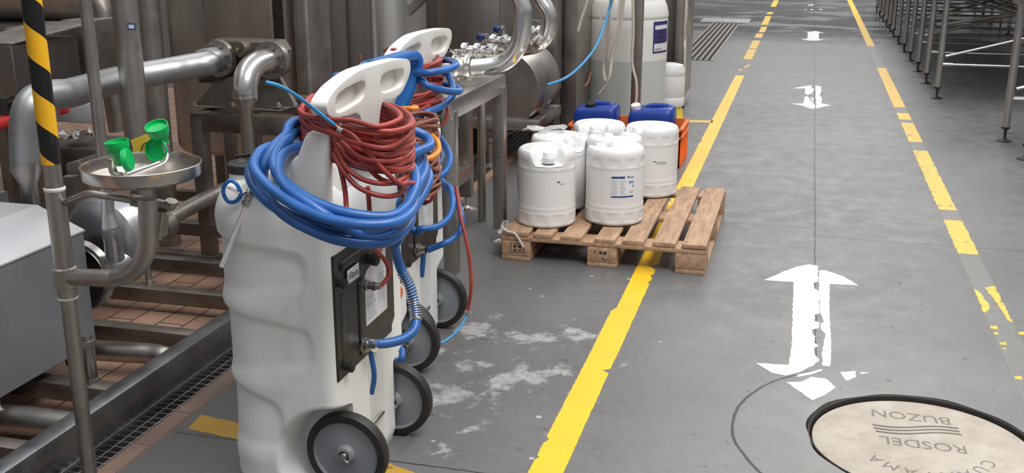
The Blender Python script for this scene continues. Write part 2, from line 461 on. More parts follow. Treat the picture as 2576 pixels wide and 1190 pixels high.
mb = MB(); mb.box((-12, -2, -.2), (XG0, 9.6, 0)); mb.box((XG1, -2, -.2), (XT, 9.6, 0.0008))
struct('floor', mb, 'tile', org=(0, 0, 0), smooth=False)
mb = MB(); mb.box((XG0, -2, -.3), (XG1, 9.6, -.12)); mb.box((MH[0]-.5, MH[1]-.5, -.2), (MH[0]+.5, MH[1]+.5, -.07))
struct('floor', mb, 'pit', org=(0, 0, 0), smooth=False)
mb = MB(); mb.box((-7.2, -2, 0), (-7.0, 45, 6.5)); struct('wall_left', mb, 'tank_dark', smooth=False)
mb = MB(); mb.box((-7.2, 45, 0), (9, 45.2, 6.5)); struct('wall_back', mb, 'grey_lid', smooth=False)

# drain grating beside the skid
mb = MB(); y = .9
for i in range(6):
    x = XG0+.008+i*(XG1-XG0-.016)/5
    mb.box((x-.003, .9, -.03), (x+.003, 9.2, 0))
while y < 9.2:
    mb.box((XG0, y-.002, -.022), (XG1, y+.002, -.001)); y += .036
tag(obj('drain_grating', mb, 'galv', smooth=False), 'long steel grid drain cover beside the orange tile border', 'drain grating')
# manhole
t = thing('manhole_cover', 'round beige concrete manhole cover with pressed lettering, sunk in the walkway', 'manhole cover', (MH[0], MH[1], -.055))
mb = MB(); mb.lathe([(0, -.012), (.33, -.012), (.343, -.016), (.345, -.055), (0, -.055)], (MH[0], MH[1], 0), n=96)
obj('cover_slab', mb, 'manhole', t)
import itertools
MT['press'] = simple('pressed_lettering', (.19, .165, .145), .85)
c = (.46, 3.365)
def mhp(u, v): return P(u, v, z=-.0118)
a_, b_ = mhp(2385, 1048), mhp(2200, 1048)
text('lettering', 'BUZON', .080, 'press', t, (mhp(2290, 1048).x, mhp(2290, 1048).y, -.0118), (-1, .02, 0), (.02, -1, 0), .0004, sx=.93)
text('lettering', 'ROSDEL', .080, 'press', t, (mhp(2322, 1118).x, mhp(2322, 1118).y, -.0118), (-1, .02, 0), (.02, -1, 0), .0004, sx=.93)
s3 = 'COMPAGNY'
for k, ch in enumerate('CUAXVAMA'):
    an = math.radians(-24-16*k)
    px_, py_ = .457+.205*math.cos(an), 3.372+.205*math.sin(an)
    text('lettering', ch, .062, 'press', t, (px_, py_, -.0118), (-math.sin(an)*-1, -math.cos(an), 0), (math.cos(an), math.sin(an), 0), .0004)
mb = MB()
for (v0, du) in ((1068, 0), (1076, 3), (1084, 8)):
    pts = [mhp(u+du, v0+4*math.sin((u-2190)/235*2*PI)+(u-2190)*.055) for u in range(2195, 2420, 12)]
    mb.tube(pts, .0035, 6)
obj('wavy_line', mb, 'press', t)
# old square frame lugs in pit rim
mb = MB(); mb.lathe([(.346, -.05), (.352, -.002), (.358, -.002), (.362, -.05)], (MH[0], MH[1], 0), n=96)
obj('rim_ring', mb, 'gasket', t)

# painted lines and arrows
def rough_poly(pts, amp=.006, step=.035, z=.0012):
    out = []; n = len(pts)
    for i in range(n):
        a, b = Vector(pts[i]), Vector(pts[(i+1) % n]); L = (b-a).length; m = max(1, int(L/step)); nn = Vector((-(b-a).y, (b-a).x)).normalized()
        for k in range(m):
            j = 0 if k == 0 else random.uniform(-amp, amp)
            p = a+(b-a)*(k/m)+nn*j; out.append(V(p.x, p.y, z))
    return out
def decal(name, polys, mat, label, cat, group=None, amp=.006, step=.018, z=.0012):
    amp *= .45
    mb = MB()
    for p in polys: mb.prism(rough_poly(p, amp, step, z), (0, 0, -.001))
    return tag(obj(name, mb, mat, smooth=False), label, cat, group)
def strip(x0, x1, y0, y1, dx=0.): return [(x0, y0), (x1, y0), (x1+dx, y1), (x0+dx, y1)]
LX0, LX1 = -.716, -.612
def yv(u, v): return P(u, v, z=0).y
yn, ym, yt, ye = yv(1522, 932), yv(1597, 775), yv(1640, 690), yv(1870, 190)
def notch(x, y, d, h, sgn): return [(x, y-h), (x-sgn*d*.4, y-h*.6), (x-sgn*d, y), (x-sgn*d*.2, y+h*.5), (x, y+h)]
rt = [(LX1, 1.5)]+[(LX1, 3.0)]+notch(LX1, yn, .028, .025, 1)+notch(LX1, yt-.12, .012, .03, 1)+notch(LX1, yt-.02, .014, .04, 1)+notch(LX1-.002, yt+.12, .035, .05, 1)+[(LX1-.004, yt+.25), (LX1, ye)]
lf = [(LX0+.01, ye)]+notch(LX0, 8.2, .012, .06, -1)[::-1]+notch(LX0, 6.3, .010, .05, -1)[::-1]+[(LX0+.012, ym-.02), (LX0-.004, ym-.06), (LX0, 3.6)]+notch(LX0, yv(1370, 1105), .012, .03, -1)[::-1]+notch(LX0, yv(1350, 1150), .010, .02, -1)[::-1]+[(LX0, 1.5)]
pl = [rt+lf]
decal('floor_line', pl, 'yellow', 'solid yellow line running under the pallet along the left walkway edge', 'floor line', amp=.003)
pl = []
for (v0, v1, s) in ((150, 124, 0), (122, 102, 0), (95, 84, 0), (81, 67, .02), (62, 40, 0), (35, 30, 0), (16, 0, 0)):
    pl.append(strip(LX0+s, LX1+s*.5, yv(1900, v0), yv(1900, v1)))
for q in ((-.70, 12.45), (-.66, 12.75), (-.64, 12.9)): pl.append(strip(q[0], q[0]+.04, q[1], q[1]+.12))
decal('floor_line', pl, 'yellow_worn', 'broken flaking yellow dashes, the far end of the left walkway line', 'floor line', amp=.012)
RX0, RX1 = .825, .925
pl = []
for (v0, v1) in ((118, -6), (270, 172), (355, 308), (300, 284), (520, 376), (626, 545)):
    pl.append(strip(RX0, RX1, yv(2250, v0), yv(2250, v1)))
pl.append([(.825, yv(2470, 790)), (.86, yv(2470, 770)), (.85, yv(2470, 740)), (.826, yv(2470, 728))])
pl.append([(.875, yv(2530, 728)), (.925, yv(2530, 722)), (.925, yv(2560, 815)), (.905, yv(2560, 805)), (.90, yv(2545, 770))])
for (u, v, s) in ((2500, 825, .014), (2506, 840, .009), (2523, 865, .012), (2527, 878, .006), (2562, 952, .012), (2572, 840, .014)):
    p = P(u, v, z=0); pl.append([(p.x-s, p.y-s), (p.x+s, p.y-s), (p.x+s, p.y+s*2), (p.x-s, p.y+s)])
decal('floor_line', pl, 'yellow_worn', 'patchy worn yellow line along the right walkway edge', 'floor line', amp=.010)
decal('floor_line_residue', [strip(RX0, RX1, 2.6, 24)], 'ghost', 'pale grey residue of worn paint under the right yellow line', 'floor line', z=.0006, amp=.003)
decal('floor_line', [[(-1.885, 2.935), (-1.35, 2.86), (-.98, 2.72), (-.72, 2.70), (-.72, 2.62), (-1.0, 2.63), (-1.35, 2.76), (-1.87, 2.83)]], 'yellow_old',
      'dirty dark yellow cross stripe under the nearest foam unit', 'floor line', amp=.006)
decal('floor_line', [[(-1.01, 8.98), (-.70, 9.03), (-.70, 9.12), (-1.01, 9.07)]], 'yellow', 'short thin yellow cross line behind the orange crate', 'floor line')
def pp(*uv): return [tuple(P(u, v, z=0).xy) for u, v in uv]
Z1 = lambda x, y: (1840+x/1.9837, 590+y/1.9833)
head = [Z1(*q) for q in ((165, 228), (250, 190), (330, 160), (385, 150), (431, 157), (432, 236), (410, 242), (416, 272), (436, 282), (439, 395), (418, 400), (414, 432), (440, 442), (438, 468), (400, 475), (402, 495), (418, 510), (412, 540), (435, 556), (414, 568), (415, 600), (440, 625), (410, 655), (330, 690), (270, 705), (200, 690), (150, 660), (122, 642), (285, 652), (300, 560), (310, 238))]
right = [Z1(*q) for q in ((436, 180), (465, 178), (560, 210), (635, 255), (490, 247), (488, 400), (495, 480), (498, 600), (490, 660), (455, 655), (450, 600), (470, 500), (446, 470), (447, 445), (462, 437), (450, 405), (443, 395), (438, 285))]
fr1 = [Z1(*q) for q in ((272, 738), (350, 735), (400, 712), (470, 720), (520, 765), (470, 800), (405, 828), (350, 790))]
fr2 = [Z1(*q) for q in ((543, 687), (620, 682), (622, 712), (575, 732))]
fr3 = [Z1(*q) for q in ((640, 688), (688, 690), (650, 698))]
fr4 = [Z1(*q) for q in ((330, 700), (450, 672), (452, 682), (395, 700), (325, 712))]
decal('floor_arrow', [pp(*q) for q in (head, right, fr1, fr2, fr3, fr4)], 'white_paint', 'nearest large white double arrow, chipped, just before the manhole', 'floor arrow', 'white walkway arrows', amp=.005, step=.02)
Z2 = lambda x, y: (1700+x/3.6067, y/3.606)
a1 = [Z2(*q) for q in ((1060, 803), (1120, 790), (1225, 775), (1235, 800), (1255, 805), (1240, 850), (1200, 870), (1250, 890), (1245, 930), (1262, 960), (1258, 990), (1200, 980), (1130, 955), (1035, 940), (1160, 938), (1165, 880), (1210, 870), (1170, 850), (1175, 803))]
a2 = [Z2(*q) for q in ((1265, 775), (1320, 785), (1318, 850), (1300, 855), (1320, 880), (1325, 940), (1370, 948), (1410, 958), (1340, 968), (1275, 985), (1270, 860))]
decal('floor_arrow', [pp(*q) for q in (a1, a2)], 'white_paint', 'middle white double arrow with cracked shaft', 'floor arrow', 'white walkway arrows', amp=.012, step=.06)
a3 = [Z2(*q) for q in ((1173, 291), (1235, 287), (1265, 280), (1290, 287), (1347, 296), (1298, 299), (1300, 355), (1350, 360), (1280, 370), (1200, 368), (1135, 356), (1195, 353), (1200, 297))]
decal('floor_arrow', [pp(*a3)], 'white_paint', 'third white double arrow, far up the walkway', 'floor arrow', 'white walkway arrows', amp=.012, step=.1)
a4 = [Z2(*q) for q in ((1195, 46), (1250, 42), (1248, 50), (1205, 52))]
a5 = [Z2(*q) for q in ((1165, 85), (1190, 85), (1190, 89), (1165, 89))]; a6 = [Z2(*q) for q in ((1222, 84), (1248, 84), (1248, 89), (1222, 89))]; a7 = [Z2(*q) for q in ((1300, 84), (1330, 84), (1330, 89), (1300, 89))]
decal('floor_arrow', [pp(*q) for q in (a4, a5, a6, a7)], 'white_paint', 'faint scraps of a white arrow at the far end of the walkway', 'floor arrow', 'white walkway arrows', amp=.01, step=.1)

# far slotted drain and the pale plate behind it
t = thing('slot_drain', 'long dark slotted floor drain left of the far walkway', 'drain', (-1.29, 16, 0))
mb = MB(); mb.box((-1.50, 13.3, -.0), (-1.08, 18.5, .002)); obj('drain_frame', mb, 'pit', t, False)
mb = MB()
for i in range(7):
    x = -1.50+.42*i/6; mb.box((x-.015, 13.3, 0), (x+.015, 18.5, .006))
obj('slat_bars', mb, 'steel_frame', t, False)
mb = MB(); mb.box((-1.75, 18.7, 0), (-.93, 19.5, .004)); tag(obj('floor_plate', mb, 'galv', smooth=False), 'pale metal floor plate beyond the slotted drain', 'floor plate')
# ================================================================== foam units
def sm(a, b, x):
    t = max(0., min(1., (x-a)/(b-a))); return t*t*(3-2*t)
UX, UY = -1.370, 2.790                       # first unit: centre on the floor
def body_bm():
    """moulded tank: rounded front at -x, wheel side at +x, width along y"""
    mb = MB(); HX0, HX1, HY = -.19, .183, .272
    def outline(n=120):
        pts = []; rf, rb = .135, .035
        segs = [((HX1-rb, HY-rb), rb, 0, 90), ((HX0+rf, HY-rf), rf, 90, 180), ((HX0+rf, -HY+rf), rf, 180, 270), ((HX1-rb, -HY+rb), rb, 270, 360)]
        raw = []
        for (c, r, a0, a1) in segs:
            m = 14 if r > .1 else 6
            for k in range(m+1):
                a = math.radians(a0+(a1-a0)*k/m); raw.append((c[0]+r*math.cos(a), c[1]+r*math.sin(a)))
        # resample evenly
        L = [0.]
        for i in range(len(raw)):
            a, b = raw[i], raw[(i+1) % len(raw)]; L.append(L[-1]+math.hypot(b[0]-a[0], b[1]-a[1]))
        tot = L[-1]
        for k in range(n):
            s_ = tot*k/n; i = max(j for j in range(len(raw)) if L[j] <= s_+1e-9); i = min(i, len(raw)-1)
            a, b = raw[i], raw[(i+1) % len(raw)]; f = (s_-L[i])/max(1e-9, L[i+1]-L[i])
            pts.append((a[0]+(b[0]-a[0])*f, a[1]+(b[1]-a[1])*f))
        return pts
    base = outline(168)
    zs = [0.0, .006, .02, .035] + [.05+.0075*i for i in range(109)] 
    zs = [z for z in zs if z < .862] + [.866, .878, .889, .898, .905, .909]
    rows = []
    for z in zs:
        row = []
        for (x, y) in base:
            nx, ny = x, y
            # shrink towards bottom edge and shoulders
            k = 1 - .06*(1-sm(0, .035, z)) - .02*(1-sm(.0, .3, z))*0
            sh = max(0., (z-.80)/.11); k2 = 1-.16*sh**2.4
            px_, py_ = x*k*k2, y*k*(1-.11*sh**2.4)
            # outward normal (approx.)
            inner = V(max(HX0+.135, min(HX1-.035, x)) if x < 0 else max(-9, min(HX1-.035, x)), max(-HY+.08, min(HY-.08, y)), 0)
            d = V(x, y, 0)-inner; 
            if d.length > 1e-6: d.normalize()
            # ribs: three recessed bands wrapping round the front, ending on the flanks
            dep = 0.
            if x < .135:
                for (z0, z1, sl, sb, xe) in ((.606, .768, -.13, .12, .110), (.372, .560, -.17, .14, .118), (.143, .330, -.33, .0, .012)):
                    za = z0+sb*(x+.12); zb = z1+sl*(x+.12)         # bands close towards the wheels
                    rc = .03                                        # rounded end of the band
                    xe2 = xe-max(0, (rc-(zb-z)))*.6-max(0, (rc-(z-za)))*.6
                    m = sm(za-.012, za+.030, z)*(1-sm(zb-.011, zb+.006, z))
                    m *= 1-sm(xe2-.010, xe2+.006, x)
                    dep = max(dep, m*(.0045+.0055*sm(za, zb, z)))
            # bulged rings between bands
            fr = 1-sm(-.12, .13, x)
            bul = .5*(.012*math.exp(-((z-.575)/.03)**2)+.010*math.exp(-((z-.342)/.028)**2)+.010*math.exp(-((z-.83)/.05)**2)+.008*math.exp(-((z-.11)/.03)**2))*fr
            bul += .013*sm(.3, .85, z)*(1-sm(-.05, .1, x))
            q = V(px_, py_, 0) - d*(dep-bul)
            # wheel wells at the rear corners
            for s in (-1, 1):
                cx_, cz_ = .165, .125
                rr = math.hypot(q.x-cx_, z-cz_)
                w_ = (1-sm(.140, .172, rr))
                yin = s*.160
                if (q.y*s > .160) and w_ > 0: q.y = q.y + (yin-q.y)*w_
            # centre channel of the rear face
            if q.x > .12:
                ch = (1-sm(.035, .06, abs(q.y-.03)))*(1-sm(.45, .5, z)); q.x -= .05*ch
            # rear lower tapers in above the wheels
            row.append((q.x, q.y, z))
        rows.append(row)
    R = mb.grid(rows, closed=True)
    mb.bm.faces.new(list(reversed(R[0]))); mb.bm.faces.new(R[-1])
    return mb
def shift(mb, d):
    for v in mb.bm.verts: v.co += Vector(d)
    return mb
def handle_white():
    """broad T shaped grip with two finger windows, in the plane x=.215, with a column below"""
    mb = MB(); cy_ = 0.0
    # coordinates (y, z)
    out = [(-.321, 1.150), (-.318, 1.168), (-.29, 1.185), (-.235, 1.203), (-.12, 1.221), (0, 1.223), (.12, 1.221), (.235, 1.216), (.285, 1.206), (.305, 1.190), (.308, 1.168), (.285, 1.14),
           (.235, 1.112), (.16, 1.105), (.10, 1.112), (.075, 1.098), (.065, 1.06), (.06, .97), (-.06, .97), (-.065, 1.05), (-.085, 1.092), (-.12, 1.108), (-.17, 1.110), (-.25, 1.118), (-.30, 1.13)]
    def hole(c0, c1, z0, z1, n=18, skew=0.):
        pts = []
        for k in range(n):
            a = 2*PI*k/n; cx_, sx_ = math.cos(a), math.sin(a)
            e = .55
            yy = (c0+c1)/2+(c1-c0)/2*math.copysign(abs(cx_)**e, cx_); zz = (z0+z1)/2+(z1-z0)/2*math.copysign(abs(sx_)**e, sx_)
            pts.append((yy, zz+skew*(yy-(c0+c1)/2)))
        return pts
    ol = catmull([V(0, a, b) for a, b in out], 4, True)
    h1 = [V(0, a, b) for a, b in hole(-.265, -.06, 1.130, 1.190, 24, .07)]; h2 = [V(0, a, b) for a, b in hole(.055, .255, 1.130, 1.193, 24, -.02)]
    # fill the face with holes
    bm = mb.bm; es = []
    for loop in (ol, h1, h2):
        vs = [bm.verts.new(p) for p in loop]
        es += [bm.edges.new((vs[i], vs[(i+1) % len(vs)])) for i in range(len(vs))]
    r = bmesh.ops.triangle_fill(bm, edges=es, use_beauty=True, use_dissolve=False)
    faces = [g for g in r['geom'] if isinstance(g, bmesh.types.BMFace)]
    ex = bmesh.ops.extrude_face_region(bm, geom=faces)
    vs = [g for g in ex['geom'] if isinstance(g, bmesh.types.BMVert)]
    for v in vs: v.co.x += .046
    bmesh.ops.recalc_face_normals(bm, faces=bm.faces)
    sharp = [e for e in bm.edges if len(e.link_faces) == 2 and e.calc_face_angle(0) > 1.0]
    bmesh.ops.bevel(bm, geom=sharp, offset=.013, segments=4, affect='EDGES', profile=.5, clamp_overlap=True)
    for v in bm.verts:
        # the grip leans back a little and thickens to the column
        v.co.x += .166 + .10*(v.co.z-1.1)
        v.co.y = v.co.y*.955-.006
    # web closing the back of the windows
    for a, b in ((-.27, -.05), (.02, .24)):
        q = MB(); mb.box((.180, a*.955, 1.12), (.188, b*.955+.01, 1.20), .002)
    return mb
def wheel(parent, x, y0, y1, r=.125):
    s = 1 if y1 > y0 else -1; W = abs(y1-y0)
    wt = MB(); yy = y0
    wt.lathe([(r*.80, 0), (r*.82, -.0), (r*.96, .002), (r, .010), (r, W-.010), (r*.96, W-.002), (r*.82, W), (r*.80, W)], (x, min(y0, y1), r), (0, 1, 0), 56)
    t = obj('wheel', wt, 'black', parent)
    hb = MB()
    hb.lathe([(0, .004), (.016, .004), (.016, -.010), (.024, -.008), (.03, .006), (.034, .008), (r*.74, .008), (r*.78, .002), (r*.815, .002), (r*.815, W-.002), (r*.78, W-.002), (r*.74, W-.008), (.034, W-.008), (.03, W-.006), (.024, W+.008), (0, W+.008)], (x, min(y0, y1), r), (0, 1, 0), 56)
    obj('hub_disc', hb, 'wheel_grey', t)
    cap = MB(); cap.lathe([(0, -.018), (.010, -.017), (.013, -.010), (.013, .0)], (x, min(y0, y1), r), (0, 1, 0), 12)
    cap.tube([V(x-.004, min(y0, y1)-.014, r-.004), V(x+.018, min(y0, y1)-.018, r-.014)], .0022, 8)
    obj('axle_cap', cap, 'steel', t)
    return t
def build_unit(ux, uy, label, variant='white', viton=True):
    t = thing('foam_trolley', label, 'cleaning trolley', (ux, uy, 0), 'row of foam cleaning trolleys')
    O = V(ux, uy, 0)
    def put(name, mb, mat, par=None, **k): return obj(name, shift(mb, O), mat, par or t, **k)
    bb = body_bm()
    if variant != 'white':
        for v in bb.bm.verts: v.co.x = v.co.x*.72+.03 if v.co.x < .1 else v.co.x; v.co.z *= .82; v.co.y *= .69
    put('tank_body', bb, 'foam_body', angle=70)
    # raised saddle that carries the grip
    mb = MB(); mb.box((-.045, -.16, .72), (.165, .20, .985 if variant == 'white' else .90), .03, 4); put('saddle', mb, 'foam_body')
    # grip
    if variant == 'white':
        put('grip', handle_white(), 'foam_top', angle=60)
    else:
        mb = MB(); w_ = .026
        path = [(.12, -.22, 1.02), (.20, -.29, 1.12), (.235, -.295, 1.165), (.24, -.27, 1.183), (.24, -.10, 1.182), (.24, .06, 1.180), (.24, .115, 1.172), (.24, .140, 1.145), (.225, .125, 1.08), (.19, .09, .98), (.15, .07, .90)]
        pts = catmull([V(p[0], p[1]+.03, p[2]) for p in path], 6)
        rows = []
        for i, p in enumerate(pts):
            tt = (pts[min(i+1, len(pts)-1)]-pts[max(i-1, 0)]).normalized()
            x = V(1, 0, 0); n_ = tt.cross(x).normalized()
            rows.append([p+x*a*w_+n_*b*.015 for a, b in ((-1, -.4), (-.8, -1), (.8, -1), (1, -.4), (1, .4), (.8, 1), (-.8, 1), (-1, .4))])
        R = mb.grid(rows, closed=True); mb.bm.faces.new(R[0]); mb.bm.faces.new(R[-1])
        put('grip', mb, 'blue_plastic')
    # hose horns
    for s in (-1, 1):
        mb = MB(); yy = s*.215
        lv = [(.86, .075, .032), (.92, .062, .030), (1.0, .046, .026), (1.055, .036, .022), (1.068, .031, .018), (1.072, .024, .012)]
        rows = []
        for z, a, b in lv:
            dx = .095+.05*(z-.86)/.2; rows.append([(dx+a*math.copysign(abs(math.cos(k*PI/12))**.55, math.cos(k*PI/12)), yy+b*math.copysign(abs(math.sin(k*PI/12))**.55, math.sin(k*PI/12)), z) for k in range(24)])
        R = mb.grid(rows, closed=True); mb.bm.faces.new(R[-1]); put('hose_horn', mb, 'foam_top')
    # filler neck and lid
    lx, ly = (-.140, -.10) if variant == 'white' else (-.04, .0)
    mb = MB(); mb.lathe([(.050, .86), (.050, .925), (.046, .93)], (lx, ly, 0), n=36); put('filler_neck', mb, 'foam_body')
    mb = MB(); mb.lathe([(.0, .942), (.036, .944), (.040, .951), (.047, .951), (.054, .946), (.056, .925), (.052, .922)], (lx, ly, 0), n=40)
    mb.lathe([(.020, .944), (.024, .948), (.028, .944)], (lx, ly, 0), n=30)
    c = put('filler_cap', mb, 'black')
    mb = MB(); mb.beam(V(lx-.055, ly+.03, .955), V(lx+.02, ly+.055, .962), .018, .008); put('cap_tab', mb, 'black', c)
    # pump panel
    px0 = .178
    mb = MB(); mb.prism([V(px0-.01, a, b) for a, b in ((-.252, .372), (.155, .372), (.155, .392), (.180, .412), (.180, .738), (-.252, .738))], (.018, 0, 0), .003)
    pn = put('pump_panel', mb, 'black_plastic')
    F = px0+.008
    mb = MB(); mb.box((F-.010, -.215, .685), (F+.011, .0, .712), .009, 3); mb.box((F-.008, -.225, .42), (F+.002, -.190, .62), .005, 2)
    mb.box((F-.004, -.10, .39), (F+.005, -.055, .62), .003, 2); put('moulding', mb, 'black_plastic', pn)
    for (yy, zz) in ((-.226, .655), (-.205, .400), (.10, .70)):
        mb = MB(); mb.lathe([(.010, 0), (.010, .010), (.015, .012), (.015, .022), (.010, .026), (0, .026)], (F, yy, zz), (1, 0, 0), 18); put('knob', mb, 'black', pn)
    mb = MB(); mb.lathe([(.014, 0), (.014, .010), (.019, .012), (.020, .026), (.016, .030), (0, .030)], (F, -.012, .660), (1, 0, 0), 10); put('dial', mb, 'black', pn)
    # instruction label with orange field
    X_ = F+.0005
    poly = [(-.048, .463), (.118, .463), (.118, .672), (.045, .672), (.040, .655), (.010, .642), (-.03, .630), (-.048, .615)]
    mb = MB(); mb.prism([V(X_, a, b) for a, b in poly], (.0008, 0, 0)); lb = put('instruction_label', mb, 'paper', pn, smooth=False)
    mb = MB(); mb.prism([V(X_+.001, a, b) for a, b in ((.050, .668), (.095, .668), (.095, .655), (.050, .655))], (.0005, 0, 0)); put('label_field', mb, 'ink_orange', lb, smooth=False)
    mb = MB(); rnd = random.Random(3)
    z = .59
    while z > .475:
        L = rnd.uniform(.045, .07); mb.box((X_+.0008, -.04, z), (X_+.0012, -.04+L, z+(.0028 if rnd.random() < .15 else .0014)))
        if z > .50: mb.box((X_+.0008, .045, z), (X_+.0012, .045+rnd.uniform(.045, .065), z+.0014))
        z -= .0060
    put('print_lines', mb, 'ink', lb, smooth=False)
    if viton:
        mb = MB(); mb.box((F+.006, -.180, .636), (F+.0075, -.100, .677), .0); nl = put('name_label', mb, 'paper', pn, smooth=False)
        mb = MB(); mb.box((F-.002, -.176, .640), (F+.006, -.104, .673), .002); put('label_block', mb, 'black_plastic', pn)
        text('lettering', 'Viton', .031, 'ink_dark', nl, O+V(F+.0078, -.140, .655), (0, 1, 0), (0, 0, 1), .0004)
    # outlets
    for (yy, zz, r_) in ((-.075, .415, .021), (-.062, .597, .018)):
        mb = MB(); mb.lathe([(r_+.006, 0), (r_+.006, .006), (r_, .008), (r_, .018), (r_*.7, .020), (r_*.7, .04)], (F-.002, yy, zz), (1, 0, 0), 6 if r_ < .020 else 22)
        put('outlet_fitting', mb, 'steel', pn)
    # axle, brackets, wheels
    mb = MB(); mb.cyl(V(.173, -.19, .125), V(.173, .195, .125), .007); put('axle', mb, 'galv')
    for s in (-1, 1):
        mb = MB(); mb.box((.160, s*.166-.002, .085), (.186, s*.166+.002, .175), .001, 2); put('axle_bracket', mb, 'steel')
    a_ = wheel_local(t, O, .173, -.210, -.168); b_ = wheel_local(t, O, .173, .172, .214)
    return t
def wheel_local(t, O, x, y0, y1, r=.125):
    return wheel(t, O.x+x, O.y+y0, O.y+y1, r)
U1 = build_unit(UX, UY, 'nearest white foam trolley, tall moulded tank with black panel lettered Viton')
D2, D3 = V(-.14, .49, 0), V(-.180, .95, 0)
U2 = build_unit(UX+D2.x, UY+D2.y, 'middle foam trolley with a blue strap-like grip, mostly hidden behind the nearest one', 'blue', False)
U3 = build_unit(UX+D3.x, UY+D3.y, 'farthest white foam trolley of the row, nearest to the pallet', 'white', False)

# ------------------------------------------------------------------ hoses
def hose(name, segs, r, mat, label, cat='hose', group=None, sub=7, n=12, t=None):
    """segs: list of points (world Vector)"""
    mb = MB(); mb.tube(catmull(segs, sub), r, n)
    if t is None: return tag(obj(name, mb, mat, angle=180), label, cat, group)
    return obj(name, mb, mat, t, angle=180)
def Q(u, v, Y): return P(u, v, Y=Y)
# --- blue hose of unit 1
rb = .0145
t = thing('foam_hose', 'thick blue hose looped around the nearest foam trolley, with a steel lance on its end', 'hose', (UX+.1, UY, .62), 'hoses on the foam trolleys')
bl = [Q(655, 440, 2.56), Q(664, 419, 2.56), Q(686, 373, 2.60), Q(717, 343, 2.66), Q(765, 303, 2.78), V(-1.15, 3.03, 1.0), V(-1.07, 3.02, .96)]
bl += [Q(1025, 395, 2.83), Q(1042, 430, 2.74), Q(1045, 470, 2.66), Q(1020, 522, 2.56), Q(975, 545, 2.50), Q(895, 540, 2.455), Q(820, 520, 2.44), Q(752, 486, 2.44), Q(700, 440, 2.47), Q(690, 395, 2.54), Q(720, 355, 2.64), Q(770, 330, 2.78)]
bl += [V(-1.22, 3.02, .97), V(-1.10, 3.02, .93), Q(1030, 465, 2.82), Q(1028, 512, 2.66), Q(985, 560, 2.51), Q(925, 578, 2.455), Q(845, 575, 2.44), Q(760, 552, 2.435), Q(690, 520, 2.45), Q(640, 470, 2.50), Q(630, 425, 2.56), Q(668, 395, 2.64)]
bl += [V(-1.40, 2.92, .955), V(-1.28, 3.03, .93), V(-1.13, 3.05, .89), Q(1030, 500, 2.85), Q(1022, 545, 2.66), Q(985, 585, 2.51), Q(915, 590, 2.45), Q(850, 560, 2.42), Q(780, 515, 2.412), Q(720, 470, 2.43), Q(700, 420, 2.50), Q(735, 375, 2.64)]
bl += [V(-1.30, 3.0, .97), V(-1.16, 3.05, .93), V(-1.08, 3.0, .89), Q(1038, 505, 2.80), Q(1030, 560, 2.64), Q(985, 603, 2.51), Q(920, 612, 2.45), Q(845, 602, 2.415), Q(775, 575, 2.41), Q(715, 540, 2.43), Q(668, 490, 2.48), Q(660, 440, 2.56), Q(700, 385, 2.68)]
bl += [V(-1.32, 3.0, .965), V(-1.18, 3.05, .94), V(-1.08, 2.99, .90), Q(1044, 480, 2.78), Q(1040, 520, 2.62), Q(1005, 556, 2.475), Q(930, 566, 2.415), Q(850, 556, 2.392), Q(780, 535, 2.39), Q(705, 492, 2.41), Q(648, 440, 2.47), Q(642, 400, 2.56), Q(690, 368, 2.68)]
bl += [V(-1.36, 3.0, .94), V(-1.2, 3.06, .90), V(-1.08, 3.03, .86), Q(1020, 560, 2.76), Q(1000, 605, 2.56), Q(985, 600, 2.60)]
hose('hose_tube', bl, rb, 'blue_hose', '', t=t, sub=8, n=14)
# lower run: from the panel outlet, through the spring guard, up to the coil
fit = V(UX+.186+.045, UY-.075, .415)
low = [fit, Q(935, 866, 2.72), Q(975, 863, 2.75), Q(1015, 852, 2.79), Q(1042, 830, 2.83), Q(1046, 800, 2.86), Q(1040, 760, 2.88), Q(1028, 715, 2.88), Q(1010, 680, 2.87), Q(997, 640, 2.85), Q(990, 600, 2.82)]
lowc = catmull(low, 8)
mb = MB(); mb.tube(lowc, rb, 14); obj('supply_run', mb, 'blue_hose', t, angle=180)
mb = MB(); sec = lowc[38:64]; turns = 19; pts = []
prevx = None
for k in range(turns*12):
    f = k/(turns*12-1)*(len(sec)-1.001); i = int(f); p = sec[i].lerp(sec[i+1], f-i); tt = (sec[i+1]-sec[i]).normalized()
    x = tt.cross(V(1, 0, 0)).normalized(); y = tt.cross(x); a = 2*PI*k/12
    pts.append(p+(x*math.cos(a)+y*math.sin(a))*(rb+.0025))
pts = [pts[0]+V(-.02, -.02, -.01), pts[0]+V(-.015, -.015, .01)]+pts
mb.tube(pts, .0016, 6); obj('spring_guard', mb, 'steel_shiny', t)
mb = MB(); mb.cyl(fit-V(.012, 0, 0), fit+V(.0, 0, 0), .018); d = (Q(935, 866, 2.72)-fit).normalized(); mb.cyl(fit+d*.005, fit+d*.026, .0155); obj('hose_clamp', mb, 'steel_shiny', t)
mb = MB(); a_, b_ = Q(661, 425, 2.56), Q(653, 452, 2.555); mb.cyl(a_, b_, .0145); obj('ferrule', mb, 'steel_shiny', t)
